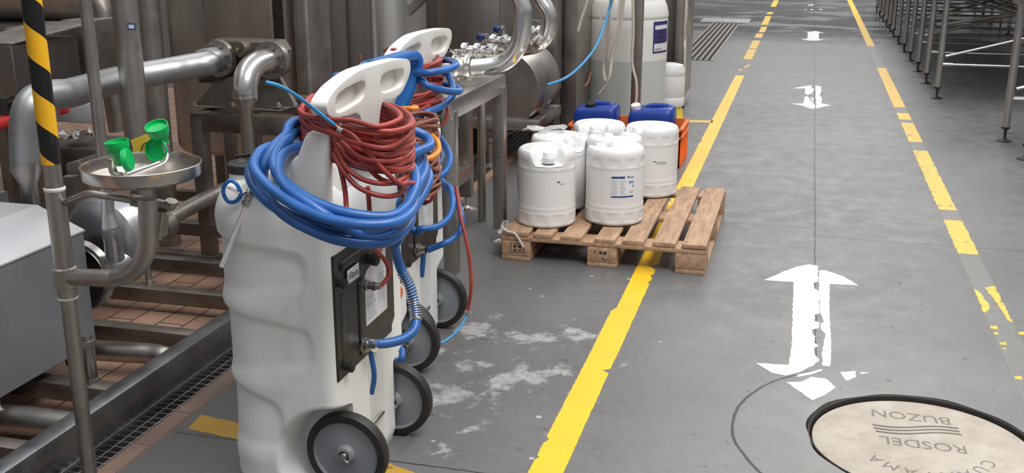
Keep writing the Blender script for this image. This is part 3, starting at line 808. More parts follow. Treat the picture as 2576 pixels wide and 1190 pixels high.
# valve and lance
mb = MB(); v0, v1, v2 = Q(651, 455, 2.55), Q(628, 485, 2.53), Q(618, 520, 2.515)
mb.tube([v0, Q(640, 470, 2.54)], .009); mb.lathe([(.012, 0), (.015, .004), (.015, .018), (.011, .022), (.011, .032), (.014, .034), (.014, .044), (.010, .05)], Q(634, 476, 2.535), (v2-Q(634, 476, 2.535)), 8)
bv = obj('ball_valve', mb, 'steel', t)
mb = MB(); mb.tube([Q(628, 480, 2.53), Q(612, 488, 2.515), Q(603, 492, 2.505)], .006, 10); obj('valve_stem', mb, 'steel_shiny', bv)
mb = MB(); mb.tube(catmull([Q(604, 495, 2.50), Q(590, 508, 2.50), Q(572, 505, 2.50), Q(562, 485, 2.50), Q(566, 465, 2.50), Q(580, 455, 2.50), Q(594, 462, 2.50), Q(604, 482, 2.50)], 5, True), .0055, 10, closed=True); obj('lever_ring', mb, 'blue_plastic', bv)
mb = MB(); mb.beam(Q(573, 469, 2.497), Q(608, 487, 2.497), .020, .006); obj('lever_bar', mb, 'steel_shiny', bv)
mb = MB(); mb.cyl(Q(617, 520, 2.515), Q(556, 672, 2.45), .0065); obj('lance_tube', mb, MT.setdefault('lance', steel('bright_lance_steel', (.93, .92, .9), .24, .03, bump=0)), t)
# lower blue lines behind the wheel side
hose('drain_hose', [V(UX+.15, UY+.03, .44), V(UX+.165, UY+.03, .34), V(UX+.172, UY+.03, .27), V(UX+.160, UY+.032, .21)], .008, 'blue_hose', 'thin dark blue line running down the rear channel of the nearest foam trolley', group='hoses on the foam trolleys')
hose('drain_hose', [V(UX+D3.x+.17, UY+D3.y+.03, .44), V(UX+D3.x+.175, UY+D3.y+.03, .36), V(UX+D3.x+.165, UY+D3.y+.03, .27)], .010, 'blue_hose', 'thin blue line running down the rear channel of the farthest foam trolley', group='hoses on the foam trolleys')
# --- red coil of unit 1
def coil(cx_, cy_, ax, ay, z0, z1, turns, tilt, rnd, jx=.02, jz=.02, droop=0., phase=0., ang0=0.):
    pts = []; m = 14; sx_ = sy_ = sz_ = 0
    kx = [rnd.uniform(-1, 1) for _ in range(turns+2)]; kz = [rnd.uniform(-1, 1) for _ in range(turns+2)]; ky = [rnd.uniform(-1, 1) for _ in range(turns+2)]; kt = [rnd.uniform(-1, 1) for _ in range(turns+2)]; kp = [rnd.uniform(-1, 1) for _ in range(turns+2)]
    order = list(range(turns+2))
    for i in range(turns*m):
        th = 2*PI*i/m+ang0; f = i/m; j = int(f); g = f-j
        L = lambda arr: arr[j]*(1-g)+arr[j+1]*g
        # zig-zag of the turn height between top and bottom
        zz = z0+(z1-z0)*(0.5+0.5*math.sin(phase+f*1.9+.4*L(kz)))
        x = cx_+(ax+jx*L(kx))*math.cos(th); y = cy_+(ay+jx*L(ky))*math.sin(th)
        z = zz+tilt*math.sin(th)+jz*L(kt)*math.cos(th+L(kp)*2)-droop*max(0, -math.sin(th))**2*(.6+.4*L(kx))
        pts.append(V(x, y, z))
    return pts
rnd = random.Random(11)
t = thing('air_hose', 'bright red thin hose in a big coil around the grip of the nearest foam trolley', 'hose', (UX+.17, UY, .93), 'hoses on the foam trolleys')
rp = []
NT = 21
for i in range(NT):
    f = ((i*8) % NT)/(NT-1); a, b, c_, d_ = [rnd.uniform(-1, 1) for _ in range(4)]; k = rnd.uniform(0, .02)
    rp += [Q(800+8*a, 240+50*f+4*b, 2.80), Q(766+7*c_, 258+100*f, 2.75), Q(764+9*a+14*f, 278+110*f+4*d_, 2.70), Q(800, 300+100*f+6*c_, 2.66), Q(850, 318+85*f+7*d_, 2.575-k), Q(905, 330+95*f+7*a, 2.53-k), Q(965, 338+100*f+8*b, 2.53-k),
           Q(1012, 325+110*f+8*c_, 2.58), Q(1036+5*d_, 305+115*f, 2.68), Q(1026+6*a, 285+90*f, 2.80), Q(985+6*b, 265+70*f, 2.90), Q(930, 262+45*f, 2.97), Q(860, 255+40*f, 2.95)]
rp += [Q(1038, 440, 2.75), Q(1020, 460, 2.60), Q(960, 452, 2.53), Q(905, 400, 2.50), Q(870, 378, 2.50)]
hose('hose_tube', rp, .0068, 'red_hose', '', t=t, sub=4, n=9)
# hand-laid long strands on the side that faces the walkway and the camera
def strand(pts, r=.0068, mat='red_hose'):
    return hose('hose_strand', pts, r, mat, '', t=t, sub=7, n=9)
strand([Q(864, 330, 2.485), Q(890, 345, 2.48), Q(930, 388, 2.485), Q(975, 438, 2.50), Q(1005, 462, 2.54), Q(1022, 458, 2.60), Q(1020, 440, 2.68), Q(1024, 400, 2.72)])
strand([Q(845, 372, 2.50), Q(870, 420, 2.49), Q(910, 450, 2.49), Q(960, 462, 2.50), Q(1005, 455, 2.56), Q(1030, 430, 2.66)])
strand([Q(838, 385, 2.50), Q(860, 425, 2.49), Q(900, 470, 2.49), Q(955, 492, 2.50), Q(1000, 490, 2.56), Q(1020, 470, 2.66), Q(1028, 430, 2.72)])
strand([Q(845, 388, 2.52), Q(858, 430, 2.51), Q(868, 480, 2.50), Q(871, 520, 2.49), Q(872, 545, 2.47)])
strand([Q(755, 280, 2.62), Q(775, 315, 2.56), Q(830, 335, 2.50), Q(900, 360, 2.475), Q(970, 372, 2.49), Q(1015, 350, 2.56), Q(1038, 325, 2.66)])
strand([Q(760, 295, 2.60), Q(800, 305, 2.52), Q(850, 312, 2.48), Q(915, 325, 2.47), Q(985, 330, 2.49), Q(1030, 318, 2.58), Q(1040, 310, 2.68)])
strand([Q(752, 275, 2.60), Q(770, 290, 2.54), Q(830, 300, 2.49), Q(885, 303, 2.47), Q(950, 318, 2.47), Q(1005, 300, 2.56), Q(1000, 280, 2.64), Q(970, 262, 2.72)])
strand([Q(850, 350, 2.50), Q(900, 392, 2.485), Q(950, 405, 2.49), Q(1000, 402, 2.55), Q(1034, 380, 2.66)])
strand([Q(845, 362, 2.51), Q(890, 408, 2.495), Q(945, 420, 2.50), Q(1000, 418, 2.56), Q(1034, 398, 2.66)])
strand([Q(770, 270, 2.66), Q(800, 248, 2.72), Q(830, 238, 2.78), Q(850, 250, 2.80)])
strand([Q(762, 300, 2.66), Q(775, 262, 2.70), Q(810, 244, 2.76), Q(835, 262, 2.74), Q(850, 285, 2.66)])
# drop to the panel
f2 = V(UX+.186+.045, UY-.062, .597)
strand([f2, Q(940, 726, 2.73), Q(962, 715, 2.75), Q(978, 690, 2.77), Q(972, 660, 2.77), Q(950, 635, 2.74), Q(935, 615, 2.70), Q(930, 590, 2.66), Q(930, 540, 2.62), Q(925, 470, 2.6)])
mb = MB(); mb.cyl(f2+V(-.006, 0, 0), f2+V(.010, .002, 0), .010); obj('hose_clamp', mb, 'steel', t)
mb = MB(); mb.cyl(Q(851, 322, 2.475), Q(863, 328, 2.475), .0085); mb.box(Q(858, 312, 2.47)-V(.004, .003, .004), Q(858, 312, 2.47)+V(.004, .003, .004)); obj('hose_clamp', mb, 'steel_shiny', t)
mb = MB(); mb.cyl(Q(838, 310, 2.475), Q(853, 322, 2.475), .0035); obj('brass_tail', mb, simple('brass', (.55, .36, .12), .3, 1.), t)
hose('dosing_tube', [Q(670, 207, 2.20), Q(705, 217, 2.24), Q(745, 240, 2.31), Q(785, 270, 2.39), Q(820, 298, 2.45), Q(842, 313, 2.475)], .0045, 'sky_tube', 'light blue tube end sticking out of the nearest red hose coil', 'tube')

# --- unit 2: brownish coil, orange hose
rnd = random.Random(5)
O2 = V(UX, UY, 0)+D2
cB = P(1046, 395, Y=3.28); zA, zB = P(1046, 300, Y=3.28).z, P(1046, 480, Y=3.28).z
br = coil(cB.x, cB.y, .062, .13, zB, zA, 24, .0, rnd, .008, .014, .01)
hose('air_hose', br, .0062, 'brown_hose', 'brownish red hose coil hanging on the middle foam trolley', group='hoses on the foam trolleys', sub=4, n=8)
hose('foam_hose', [Q(990, 274, 3.02), Q(1020, 273, 3.0), Q(1048, 272, 3.03), Q(1040, 268, 3.3)], .0075, 'orange_hose', 'short orange hose end poking out above the nearest red coil', group='hoses on the foam trolleys')
hose('foam_hose', [Q(1040, 345, 3.42), Q(1075, 338, 3.30), Q(1098, 352, 3.24), Q(1104, 378, 3.20), Q(1085, 396, 3.12), Q(1050, 406, 3.08), Q(1035, 415, 3.12), Q(1060, 420, 3.08), Q(1075, 440, 3.08), Q(1070, 465, 3.06), Q(1052, 492, 3.04), Q(1030, 520, 3.04), Q(1010, 545, 3.06)], .0085, 'orange_hose',
     'orange hose curling down beside the brownish coil of the middle foam trolley', group='hoses on the foam trolleys')
hose('foam_hose', [Q(918, 172, 3.12), Q(925, 163, 3.06), Q(950, 158, 3.04), Q(980, 163, 3.06)], .013, 'blue_hose', 'blue hose bend over the left end of the blue strap-like grip', group='hoses on the foam trolleys')
hose('foam_hose', [Q(985, 470, 3.10), Q(1000, 500, 3.04), Q(985, 545, 3.02), Q(1000, 590, 3.05), Q(1012, 560, 3.1)], .0125, 'blue_hose', 'blue hose loop showing in the gap under the brownish coil', group='hoses on the foam trolleys')
hose('foam_hose', [Q(1000, 870, 3.24), Q(1012, 885, 3.20), Q(1008, 905, 3.18), Q(990, 910, 3.2)], .012, 'blue_hose', 'short blue hose loop low between the wheels of the two nearest trolleys', group='hoses on the foam trolleys')
q_ = Q(1006, 737, 3.3); mb = MB(); mb.lathe([(.024, 0), (.024, max(.03, q_.x+1.33)), (.018, max(.034, q_.x+1.335)), (0, max(.034, q_.x+1.335))], V(-1.33, q_.y, q_.z), (1, 0, 0), 12); obj('valve_cap', mb, 'ink_orange', U2)

# --- unit 3: red coil, blue hose loops
O3 = V(UX, UY, 0)+D3
rnd = random.Random(21)
t = thing('air_hose', 'dark red hose coil around the grip of the farthest foam trolley', 'hose', (O3.x+.15, O3.y, .9), 'hoses on the foam trolleys')
rp = coil(O3.x+.17, O3.y-.01, .085, .17, .95, 1.12, 26, .0, rnd, .010, .014, .02)
hose('hose_tube', rp, .0072, 'red_hose', '', t=t, sub=4, n=8)
strand([Q(968, 128, 3.55), Q(985, 122, 3.5), Q(1005, 128, 3.52), Q(1010, 145, 3.56)])
strand([Q(972, 138, 3.5), Q(990, 125, 3.46), Q(1008, 135, 3.5), Q(1020, 150, 3.56)])
strand([Q(1080, 240, 3.7), Q(1078, 290, 3.62), Q(1080, 310, 3.60), Q(1100, 318, 3.62), Q(1120, 305, 3.66), Q(1126, 280, 3.7), Q(1122, 250, 3.76)])
strand([Q(1085, 310, 3.62), Q(1092, 330, 3.62), Q(1090, 370, 3.64)])
strand([Q(1148, 470, 3.80), Q(1158, 540, 3.72), Q(1172, 600, 3.68), Q(1182, 660, 3.66), Q(1185, 720, 3.66), Q(1180, 765, 3.67), Q(1176, 785, 3.67)])
strand([Q(1060, 505, 3.62), Q(1078, 508, 3.60), Q(1092, 490, 3.60), Q(1090, 465, 3.6), Q(1082, 440, 3.62)])
mb = MB(); mb.cyl(Q(1170, 786, 3.665), Q(1184, 787, 3.665), .008); obj('hose_clamp', mb, 'steel_shiny', t)
hose('dosing_tube', [Q(1174, 790, 3.67), Q(1163, 815, 3.64), Q(1145, 838, 3.60), Q(1120, 857, 3.56), Q(1100, 864, 3.54), Q(1085, 858, 3.56)], .0045, 'sky_tube', 'light blue tube hanging by the wheel of the farthest foam trolley', 'tube')
hh = [Q(1035, 185, 3.45), Q(1075, 183, 3.42), Q(1120, 176, 3.48), Q(1146, 165, 3.56), Q(1140, 155, 3.72), Q(1110, 152, 3.85), V(O3.x, O3.y+.24, 1.06), V(O3.x-.1, O3.y+.1, 1.05), V(O3.x-.1, O3.y-.1, 1.06),
      Q(1040, 200, 3.46), Q(1075, 215, 3.42), Q(1120, 228, 3.48), Q(1155, 230, 3.58), Q(1150, 222, 3.72), Q(1125, 215, 3.85), V(O3.x-.05, O3.y+.24, 1.0), V(O3.x-.12, O3.y, .98),
      Q(1030, 290, 3.46), Q(1070, 283, 3.43), Q(1110, 268, 3.5), Q(1136, 245, 3.6), Q(1138, 215, 3.7), Q(1125, 185, 3.8), Q(1110, 180, 3.9)]
hose('foam_hose', hh, .0125, 'blue_hose', 'thick blue hose wound around the grip of the farthest foam trolley', group='hoses on the foam trolleys', n=12)
hh = [Q(1085, 330, 3.95), Q(1105, 345, 3.80), Q(1125, 375, 3.72), Q(1132, 405, 3.66), Q(1118, 435, 3.60), Q(1085, 448, 3.55), Q(1050, 440, 3.55), V(O3.x-.02, O3.y-.2, .93), V(O3.x-.05, O3.y, .95), Q(1080, 390, 3.95), Q(1105, 380, 3.84), Q(1110, 400, 3.74), Q(1095, 418, 3.64), Q(1060, 425, 3.60),
      V(O3.x-.04, O3.y-.18, .95), V(O3.x-.06, O3.y+.05, .95), Q(1095, 440, 3.95), Q(1130, 470, 3.84), Q(1139, 505, 3.74), Q(1130, 545, 3.66), Q(1100, 570, 3.58), Q(1060, 575, 3.53), Q(1030, 568, 3.54), V(O3.x-.0, O3.y-.27, .85), V(O3.x-.04, O3.y-.1, .93), V(O3.x, O3.y+.2, .93), Q(1115, 460, 3.98), Q(1145, 500, 3.88),
      Q(1160, 540, 3.78), Q(1158, 575, 3.74), Q(1140, 600, 3.71), Q(1118, 612, 3.68), V(O3.x+.186+.045, O3.y-.075, .415)]
hose('foam_hose', hh, .0125, 'blue_hose', 'thick blue hose hanging in loops down the side of the farthest foam trolley', group='hoses on the foam trolleys', n=12)
# ================================================================== pallet
PX0, PX1, PY0 = -1.375, -.375, 4.90
PY1 = PY0+1.2
t = thing('wooden_pallet', 'worn wooden pallet carrying six white drums across the yellow line', 'pallet', ((PX0+PX1)/2, PY0+.6, 0))
def wb(name, a, b, par=t, bev=.004): mb = MB(); mb.box(a, b, bev); return obj(name, mb, 'wood', par)
for i, (x, w_) in enumerate(((PX0, .135), (PX0+.16, .095), (PX0+.295, .105), (PX0+.465, .10), (PX0+.60, .105), (PX0+.745, .11), (PX1-.115, .115))):
    mb = MB(); mb.box((x, PY0, .122), (x+w_, PY1, .144), .004)
    for v in mb.bm.verts: v.co.z += .003*math.sin(v.co.y*3+i)
    obj('deck_board', mb, 'wood', t)
for y in (PY0, PY0+.53, PY1-.14): wb('cross_board', (PX0, y, .100), (PX1, y+.14, .122))
for x in (PX0, (PX0+PX1)/2-.07, PX1-.145):
    wd = .145
    for y in (PY0, PY0+.53, PY1-.14):
        mb = MB(); mb.box((x, y, .022), (x+wd, y+.14, .100), .005)
        b = obj('block', mb, 'wood', t)
        if y == PY0 and x < PX1-.3:
            q = MB(); 
            if x < PX0+.2:
                for (a0, a1, b0, b1) in ((.045, .115, .085, .088), (.045, .115, .040, .043), (.045, .048, .04, .088), (.112, .115, .04, .088), (.06, .075, .065, .08), (.083, .10, .066, .078), (.06, .073, .048, .058), (.08, .1, .05, .054)):
                    q.box((x+a0, y-.0006, b0), (x+a1, y+.0004, b1))
                obj('stamp', q, 'ink_dark', b, smooth=False)
            else:
                for (a0, a1, b0, b1) in ((.03, .045, .078, .081), (.036, .04, .064, .08), (.06, .075, .066, .080), (.08, .095, .064, .08), (.035, .04, .046, .05), (.075, .08, .036, .052), (.08, .1, .036, .039)):
                    q.box((x+a0, y-.0006, b0), (x+a1, y+.0004, b1))
                obj('stamp', q, 'ink_dark', b, smooth=False)
    wb('runner_board', (x, PY0, 0), (x+wd, PY1, .022))
# clear wrapping film caught on the left corner
mb = MB(); rnd = random.Random(4); rows = []
for i in range(9):
    rows.append([V(PX0-.05+.04*i/8+rnd.uniform(-.02, .02), PY0+.05+.03*j+rnd.uniform(-.02, .02), .02+.14*i/8+rnd.uniform(-.02, .03)) for j in range(5)])
mb.grid(rows)
q = [V(*p) for p in ((PX0+.0, PY0-.01, .175), (PX0+.03, PY0-.008, .15), (PX0+.07, PY0-.01, .14), (PX0+.10, PY0-.012, .10), (PX0+.115, PY0-.012, .075))]
mb.tube(catmull(q, 5), .006, 6)
o_ = obj('wrapping_film', mb, 'film'); tag(o_, 'scrap of clear wrapping film caught on the front left pallet corner', 'film')

# ------------------------------------------------------------------ white drums
DR, DH = .150, .385
def drum_bm(h=DH, R=DR, n=96):
    mb = MB(); rows = []
    prof = [(.90, 0), (.955, .004), (.985, .012), (.992, .05), (.992, .075), (.975, .082), (.985, .088), (.985, .100), (.972, .106), (.975, .112), (.972, .118), (.968, .20), (.968, .285), (.975, .288), (.978, .292), (.98, .34), (.975, .36), (.93, .378), (.86, .385), (.80, .384)]
    prof = [(a, z*h/.385) for a, z in prof]
    full = []
    for (a, z), (b, y) in zip(prof, prof[1:]):
        m = max(1, int((y-z)/.006)); full += [(a+(b-a)*k/m, z+(y-z)*k/m) for k in range(m)]
    full.append(prof[-1])
    for a, z in full:
        row = []
        for k in range(n):
            th = 2*PI*k/n; r = R*a
            zz = z
            # pressed rectangles near base and top
            u = (th/(2*PI)*10) % 1
            box_ = sm(.18, .24, u)*(1-sm(.76, .82, u))
            r -= .003*box_*sm(.018, .026, z)*(1-sm(.060, .068, z)) + .003*box_*sm(.300, .306, z)*(1-sm(.335, .342, z))
            u2 = (th/(2*PI)*6+.3) % 1
            # scoop at the spout: front sector of the top edge dips
            g = math.atan2(math.sin(th), math.cos(th)); sc_ = (1-sm(.45, .68, abs(g)))
            if z > h*.80: zz = h*.80+(z-h*.80)*(1-.90*sc_)
            row.append((r*math.cos(th), r*math.sin(th), zz))
        rows.append(row)
    # top surface inwards with the scoop, a raised centre hump and a carrying recess
    for f in (.72, .62, .52, .42, .30, .18, .08, .0):
        row = []
        for k in range(n):
            th = 2*PI*k/n; x, y = R*f*math.cos(th), R*f*math.sin(th)
            g = math.atan2(math.sin(th), math.cos(th))
            z = h*.985
            z += .006*(1-sm(.62, .72, f))
            ind = (1-sm(.40, .62, abs(g)))*sm(.10, .45, f)      # spout scoop
            z -= .062*ind
            wsc = sm(-.02, .03, x)*(1-sm(.045, .065, abs(y)))*sm(.0, .2, f)
            z -= .03*wsc*(1-ind)
            ha = (1-sm(.018, .026, abs(x+.045)))*(1-sm(.045, .055, abs(y)))
            z -= .018*ha
            row.append((x, y, z))
        rows.append(row)
    mb.grid(rows, closed=True)
    bmesh.ops.remove_doubles(mb.bm, verts=mb.bm.verts, dist=1e-5)
    return mb
def make_drum(x, y, rz, label, z=.1465):
    t = thing('plastic_drum', label, 'drum', (0, 0, 0), 'white drums on the pallet')
    obj('drum_body', drum_bm(), 'white_plastic', t, angle=60, org=(0, 0, 0))
    mb = MB(); mb.lathe([(.0, .378), (.024, .378), (.028, .374), (.030, .352), (.032, .350), (.032, .326)], (.098, 0, 0), n=40); obj('screw_cap', mb, 'white_plastic', t, org=(0, 0, 0))
    t.location = (x, y, z); t.rotation_euler = (0, 0, rz); t['_loc'] = (x, y, z)
    return t
def dpos(u, v): p = P(u, v, z=.1465+DH-.01); return p.x, p.y
spots = [  # u,v of the top centre, turn of the spout (0 = towards +x)
    (1376, 374, math.radians(-72), 'white drum at the front left of the pallet, spout facing the front'),
    (1549, 370, math.radians(150), 'white drum at the front of the pallet with the blue printed instruction label'),
    (1406, 343, math.radians(-45), 'white drum behind the front left one, torn wrap on top'),
    (1508, 312, math.radians(-95), 'white drum at the back left of the pallet, before the black-capped canister'),
    (1546, 346, math.radians(120), 'white drum in the middle, squeezed behind the labelled drum'),
    (1641, 318, math.radians(-140), 'white drum at the back right of the pallet with a small printed logo line')]
drums = []
for i, (u, v, rz, lab) in enumerate(spots):
    x, y = dpos(u, v)
    if i == 0: dr = make_drum(x, y, rz, lab); first = dr
    else:
        dr = dup(first, (0, 0, 0), lab); dr.location = (x, y, .1465); dr.rotation_euler = (0, 0, rz)
    drums.append(dr)
def wrap(name, drum, mat, a0, a1, z0, z1, off=.0006, par=None):
    """curved patch on the drum wall, angles in world degrees"""
    mb = MB(); rz = drum.rotation_euler.z; R = DR*.970+off; n = max(2, int(abs(a1-a0)/3)+1)
    rows = [[(R*math.cos(math.radians(a0+(a1-a0)*k/n)-rz), R*math.sin(math.radians(a0+(a1-a0)*k/n)-rz), z) for k in range(n+1)] for z in (z0, z1)]
    R2 = R+.0003
    rows += [[(R2*math.cos(math.radians(a0+(a1-a0)*k/n)-rz), R2*math.sin(math.radians(a0+(a1-a0)*k/n)-rz), z) for k in range(n+1)] for z in (z1, z0)]
    mb.grid(rows)
    me_o = obj(name, mb, mat, None, org=(0, 0, 0)); me_o.parent = par or drum; me_o.location = (0, 0, 0)
    return me_o
d = drums[1]
lab = wrap('instruction_label', d, 'paper', -88, -40, .145, .262)
B = lambda a: -88+48*a
def lp(nm, mt, a0, a1, f0, f1, off=.0011): return wrap(nm, d, mt, B(a0), B(a1), .145+.117*f0, .145+.117*f1, off, lab)
lp('title_bar', 'ink_blue', .02, .57, .86, .95); lp('bottom_bar', 'ink_blue', .02, .98, .035, .10)
lp('symbol_bar', 'ink_cyan', .74, .98, .64, .73); lp('logo_mark', 'ink_blue', .68, .74, .88, .96); lp('logo_word', 'ink', .76, .97, .86, .93)
lp('hazard_mark', 'ink_red', .92, .97, .47, .56)
rnd = random.Random(8)
for cx0, cx1 in ((.03, .33), (.38, .66)):
    f = .78
    while f > .16:
        lp('text_line', 'ink', cx0, cx0+(cx1-cx0)*rnd.uniform(.6, 1), f-.012, f); f -= .055
for f in (.30, .26, .22): lp('text_line', 'ink', .79, .95, f-.014, f)
d = drums[5]
lab = wrap('logo_label', d, 'ink_blue', -78, -72, .205, .209)
lab2 = wrap('logo_label', d, 'ink', -72, -48, .200, .204); lab3 = wrap('logo_label', d, 'ink', -70, -46, .192, .195)
d = drums[0]
wrap('logo_label', d, 'ink_blue', -56, -50, .232, .238); wrap('logo_label', d, 'ink', -50, -38, .222, .225)
wrap('side_label', d, 'ink_dark', -166, -158, .15, .25)
# torn wrap on the drum behind
x, y = dpos(1385, 338); mb = MB(); rnd = random.Random(9); rows = []
for i in range(8):
    rows.append([V(x-.14+.03*i+rnd.uniform(-.012, .012), y-.07+.035*j+rnd.uniform(-.012, .012)+.01*i, .1465+DH+.006+.020*math.sin(i*1.3)*rnd.random()+rnd.uniform(0, .016)) for j in range(5)])
mb.grid(rows); 
for v in mb.bm.verts: v.co.z = max(v.co.z, .1465+DH+.004)
tag(obj('wrapping_film', mb, 'film', angle=20), 'crumpled clear wrap on top of the second drum from the left', 'film')

# ------------------------------------------------------------------ crate and blue canisters
t = thing('plastic_crate', 'orange plastic crate behind the pallet holding two blue canisters', 'crate', (-1.14, 7.42, 0))
X0, X1, Y0, Y1, HH = -1.53, -.765, 7.20, 7.62, .27
mb = MB()
mb.box((X0, Y0, 0.0), (X1, Y1, .012), .003)
for a, b in (((X0, Y0, 0), (X1, Y0+.008, HH)), ((X0, Y1-.008, 0), (X1, Y1, HH)), ((X0, Y0, 0), (X0+.008, Y1, HH)), ((X1-.008, Y0, 0), (X1, Y1, HH))): mb.box(a, b)
obj('crate_walls', mb, 'orange_pl', t)
mb = MB()
for z in (HH-.02, HH-.075): 
    mb.box((X0-.014, Y0-.014, z), (X1+.014, Y0, z+.018), .004); mb.box((X0-.014, Y1, z), (X1+.014, Y1+.014, z+.018), .004)
    mb.box((X0-.014, Y0-.014, z), (X0, Y1+.014, z+.018), .004); mb.box((X1, Y0-.014, z), (X1+.014, Y1+.014, z+.018), .004)
for k in range(7):
    y = Y0+.02+k*.062; mb.box((X1, y, .0), (X1+.01, y+.008, HH-.02))
obj('crate_rim', mb, 'orange_pl', t)
def canister(x, y, w_, d_, z0, h, label, capm, capside, handle_open):
    t = thing('plastic_canister', label, 'canister', (x, y, z0), 'blue canisters in the orange crate')
    mb = MB(); rows = []
    for (z, k) in ((0, .94), (.01, .99), (.02, 1), (h*.80, 1), (h*.86, .985), (h*.92, .95), (h*.955, .89), (h*.96, .86)):
        row = []
        for i in range(48):
            a = 2*PI*(i+.5)/48; cx_, sx_ = math.cos(a), math.sin(a); e = .30
            row.append((x+w_/2*(k if z < h*.8 else k)*math.copysign(abs(cx_)**e, cx_), y+d_/2*k*math.copysign(abs(sx_)**e, sx_), z0+z+ (.012*(1 if z > h*.7 else 0)*(cx_ if capside < 0 else -cx_))))
        rows.append(row)
    R = mb.grid(rows, closed=True); mb.bm.faces.new(R[-1]); mb.bm.faces.new(list(reversed(R[0])))
    obj('canister_body', mb, 'blue_can', t, angle=60)
    mb = MB(); zz = z0+h*.90
    hx = x+.03*(-capside)
    mb.tube(catmull([V(hx-.085, y+.03, zz), V(hx-.06, y+.03, zz+.026), V(hx-.02, y+.03, zz+.034), V(hx+.05, y+.03, zz+.034), V(hx+.085, y+.03, zz+.028), V(hx+.11, y+.03, zz-.005)], 5), .018, 12)
    obj('handle', mb, 'blue_can', t)
    mb = MB(); cx_ = x+capside*w_*.33; mb.lathe([(.030, 0), (.030, .02), (.034, .022), (.034, .052), (.030, .056), (0, .056)], (cx_, y-.05, z0+h*.90), (capside*.15, -.3, 1), 30); obj('screw_cap', mb, capm, t)
    return t
canister(-1.375, 7.40, .305, .26, .013, .375, 'royal blue canister with black cap, left one behind the white drums', 'black', -.35, True)
canister(-.985, 7.40, .315, .26, .013, .375, 'royal blue canister with white cap, right one behind the white drums', 'white_plastic', -1.0, True)
# ================================================================== conveyor stands on the right
def foot(mb, x, y, sz=1.):
    mb.lathe([(0, 0), (.055*sz, 0), (.057*sz, .006), (.030*sz, .016), (.018*sz, .022), (.011*sz, .028), (.011*sz, .095), (.026*sz, .095), (.030*sz, .10), (.030*sz, .112), (0, .112)], (x, y, 0), n=20)
def conveyor(name, label, ys, x0, x1, ztop, group=None, rod=True, xs=None):
    t = thing(name, label, 'conveyor', ((x0+x1)/2, (ys[0]+ys[-1])/2, 0), group)
    for i, y in enumerate(ys):
        for x in (x0, x1):
            mb = MB(); mb.cyl(V(x, y, .11), V(x, y, ztop), .029, n=20); mb.cyl(V(x, y, .345), V(x, y, .39), .0315, n=20)
            p_ = obj('post', mb, 'galv', t)
            mb = MB(); foot(mb, x, y); obj('levelling_foot', mb, 'black', p_)
        mb = MB(); mb.cyl(V(x0, y, .325), V(x1, y, .325), .0155, n=12); mb.cyl(V(x0+.02, y, .325), V(x0+.11, y, .325), .022, n=12); obj('cross_rod', mb, 'galv', t)
        mb = MB()
        if i % 2 == 0: mb.cyl(V(x0+.04, y, .40), V(x1-.02, y, .86), .015, n=10)
        else: mb.cyl(V(x0+.04, y, .92), V(x1-.02, y, .50), .015, n=10)
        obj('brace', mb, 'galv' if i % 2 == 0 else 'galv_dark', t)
    for x in (x0, x1):
        mb = MB(); mb.box((x-.02, ys[0]-.3, ztop), (x+.02, ys[-1]+.3, ztop+.12), .004); obj('side_rail', mb, 'steel', t)
    mb = MB()
    for i in range(0, len(ys)-1, 1):
        mb.cyl(V(x1-.4, ys[i], .93), V(x0+.05, ys[i+1], .60), .013, n=8)
        mb.cyl(V(x0+.4, ys[i], .95), V(x1, ys[i+1], .62), .013, n=8)
    obj('diagonal_bars', mb, 'steel_dark', t)
    mb = MB(); mb.box((x0+.03, ys[0]-.2, ztop+.02), (x1-.03, ys[-1]+.2, ztop+.05)); obj('belt_bed', mb, 'steel_dark', t)
    return t
conveyor('conveyor', 'long conveyor stand of tubular legs with black feet right of the walkway', [10.89, 11.93, 12.905, 13.925, 14.884, 15.928, 16.951, 17.75, 18.55, 19.5, 20.42, 21.4], 1.25, 2.95, 1.02)
conveyor('conveyor', 'nearest conveyor leg pair at the right edge of the picture', [8.80], 1.53, 3.1, 1.02)
conveyor('conveyor', 'second conveyor leg at the right edge, just nearer than its neighbour', [8.13], 1.565, 3.1, 1.0)
t = thing('packing_machine', 'dark machine standing far behind the conveyor legs', 'machine', (4.4, 20, 0))
mb = MB(); mb.box((3.6, 12, .35), (5.4, 26, 1.2), .02); obj('machine_body', mb, 'tank_dark', t)
for y in range(13, 26, 2):
    mb = MB(); mb.box((3.7, y, 0), (3.8, y+.1, .36)); obj('leg', mb, 'steel_dark', t)
# far left small black stand with slats beside the drain
t = thing('black_stand', 'black stand leg with slats left of the far drain', 'stand', (-1.95, 18.9, 0))
mb = MB(); mb.cyl(V(-1.93, 18.9, .03), V(-1.93, 18.9, 1.3), .03); mb.lathe([(0, 0), (.09, 0), (.09, .01), (.03, .04), (0, .04)], (-1.93, 18.9, 0), n=20); obj('post', mb, 'black', t)
mb = MB()
for z in (.25, .38, .51, .64, .77): mb.box((-2.3, 18.85, z), (-1.93, 18.95, z+.06))
obj('slat_stack', mb, 'black', t)
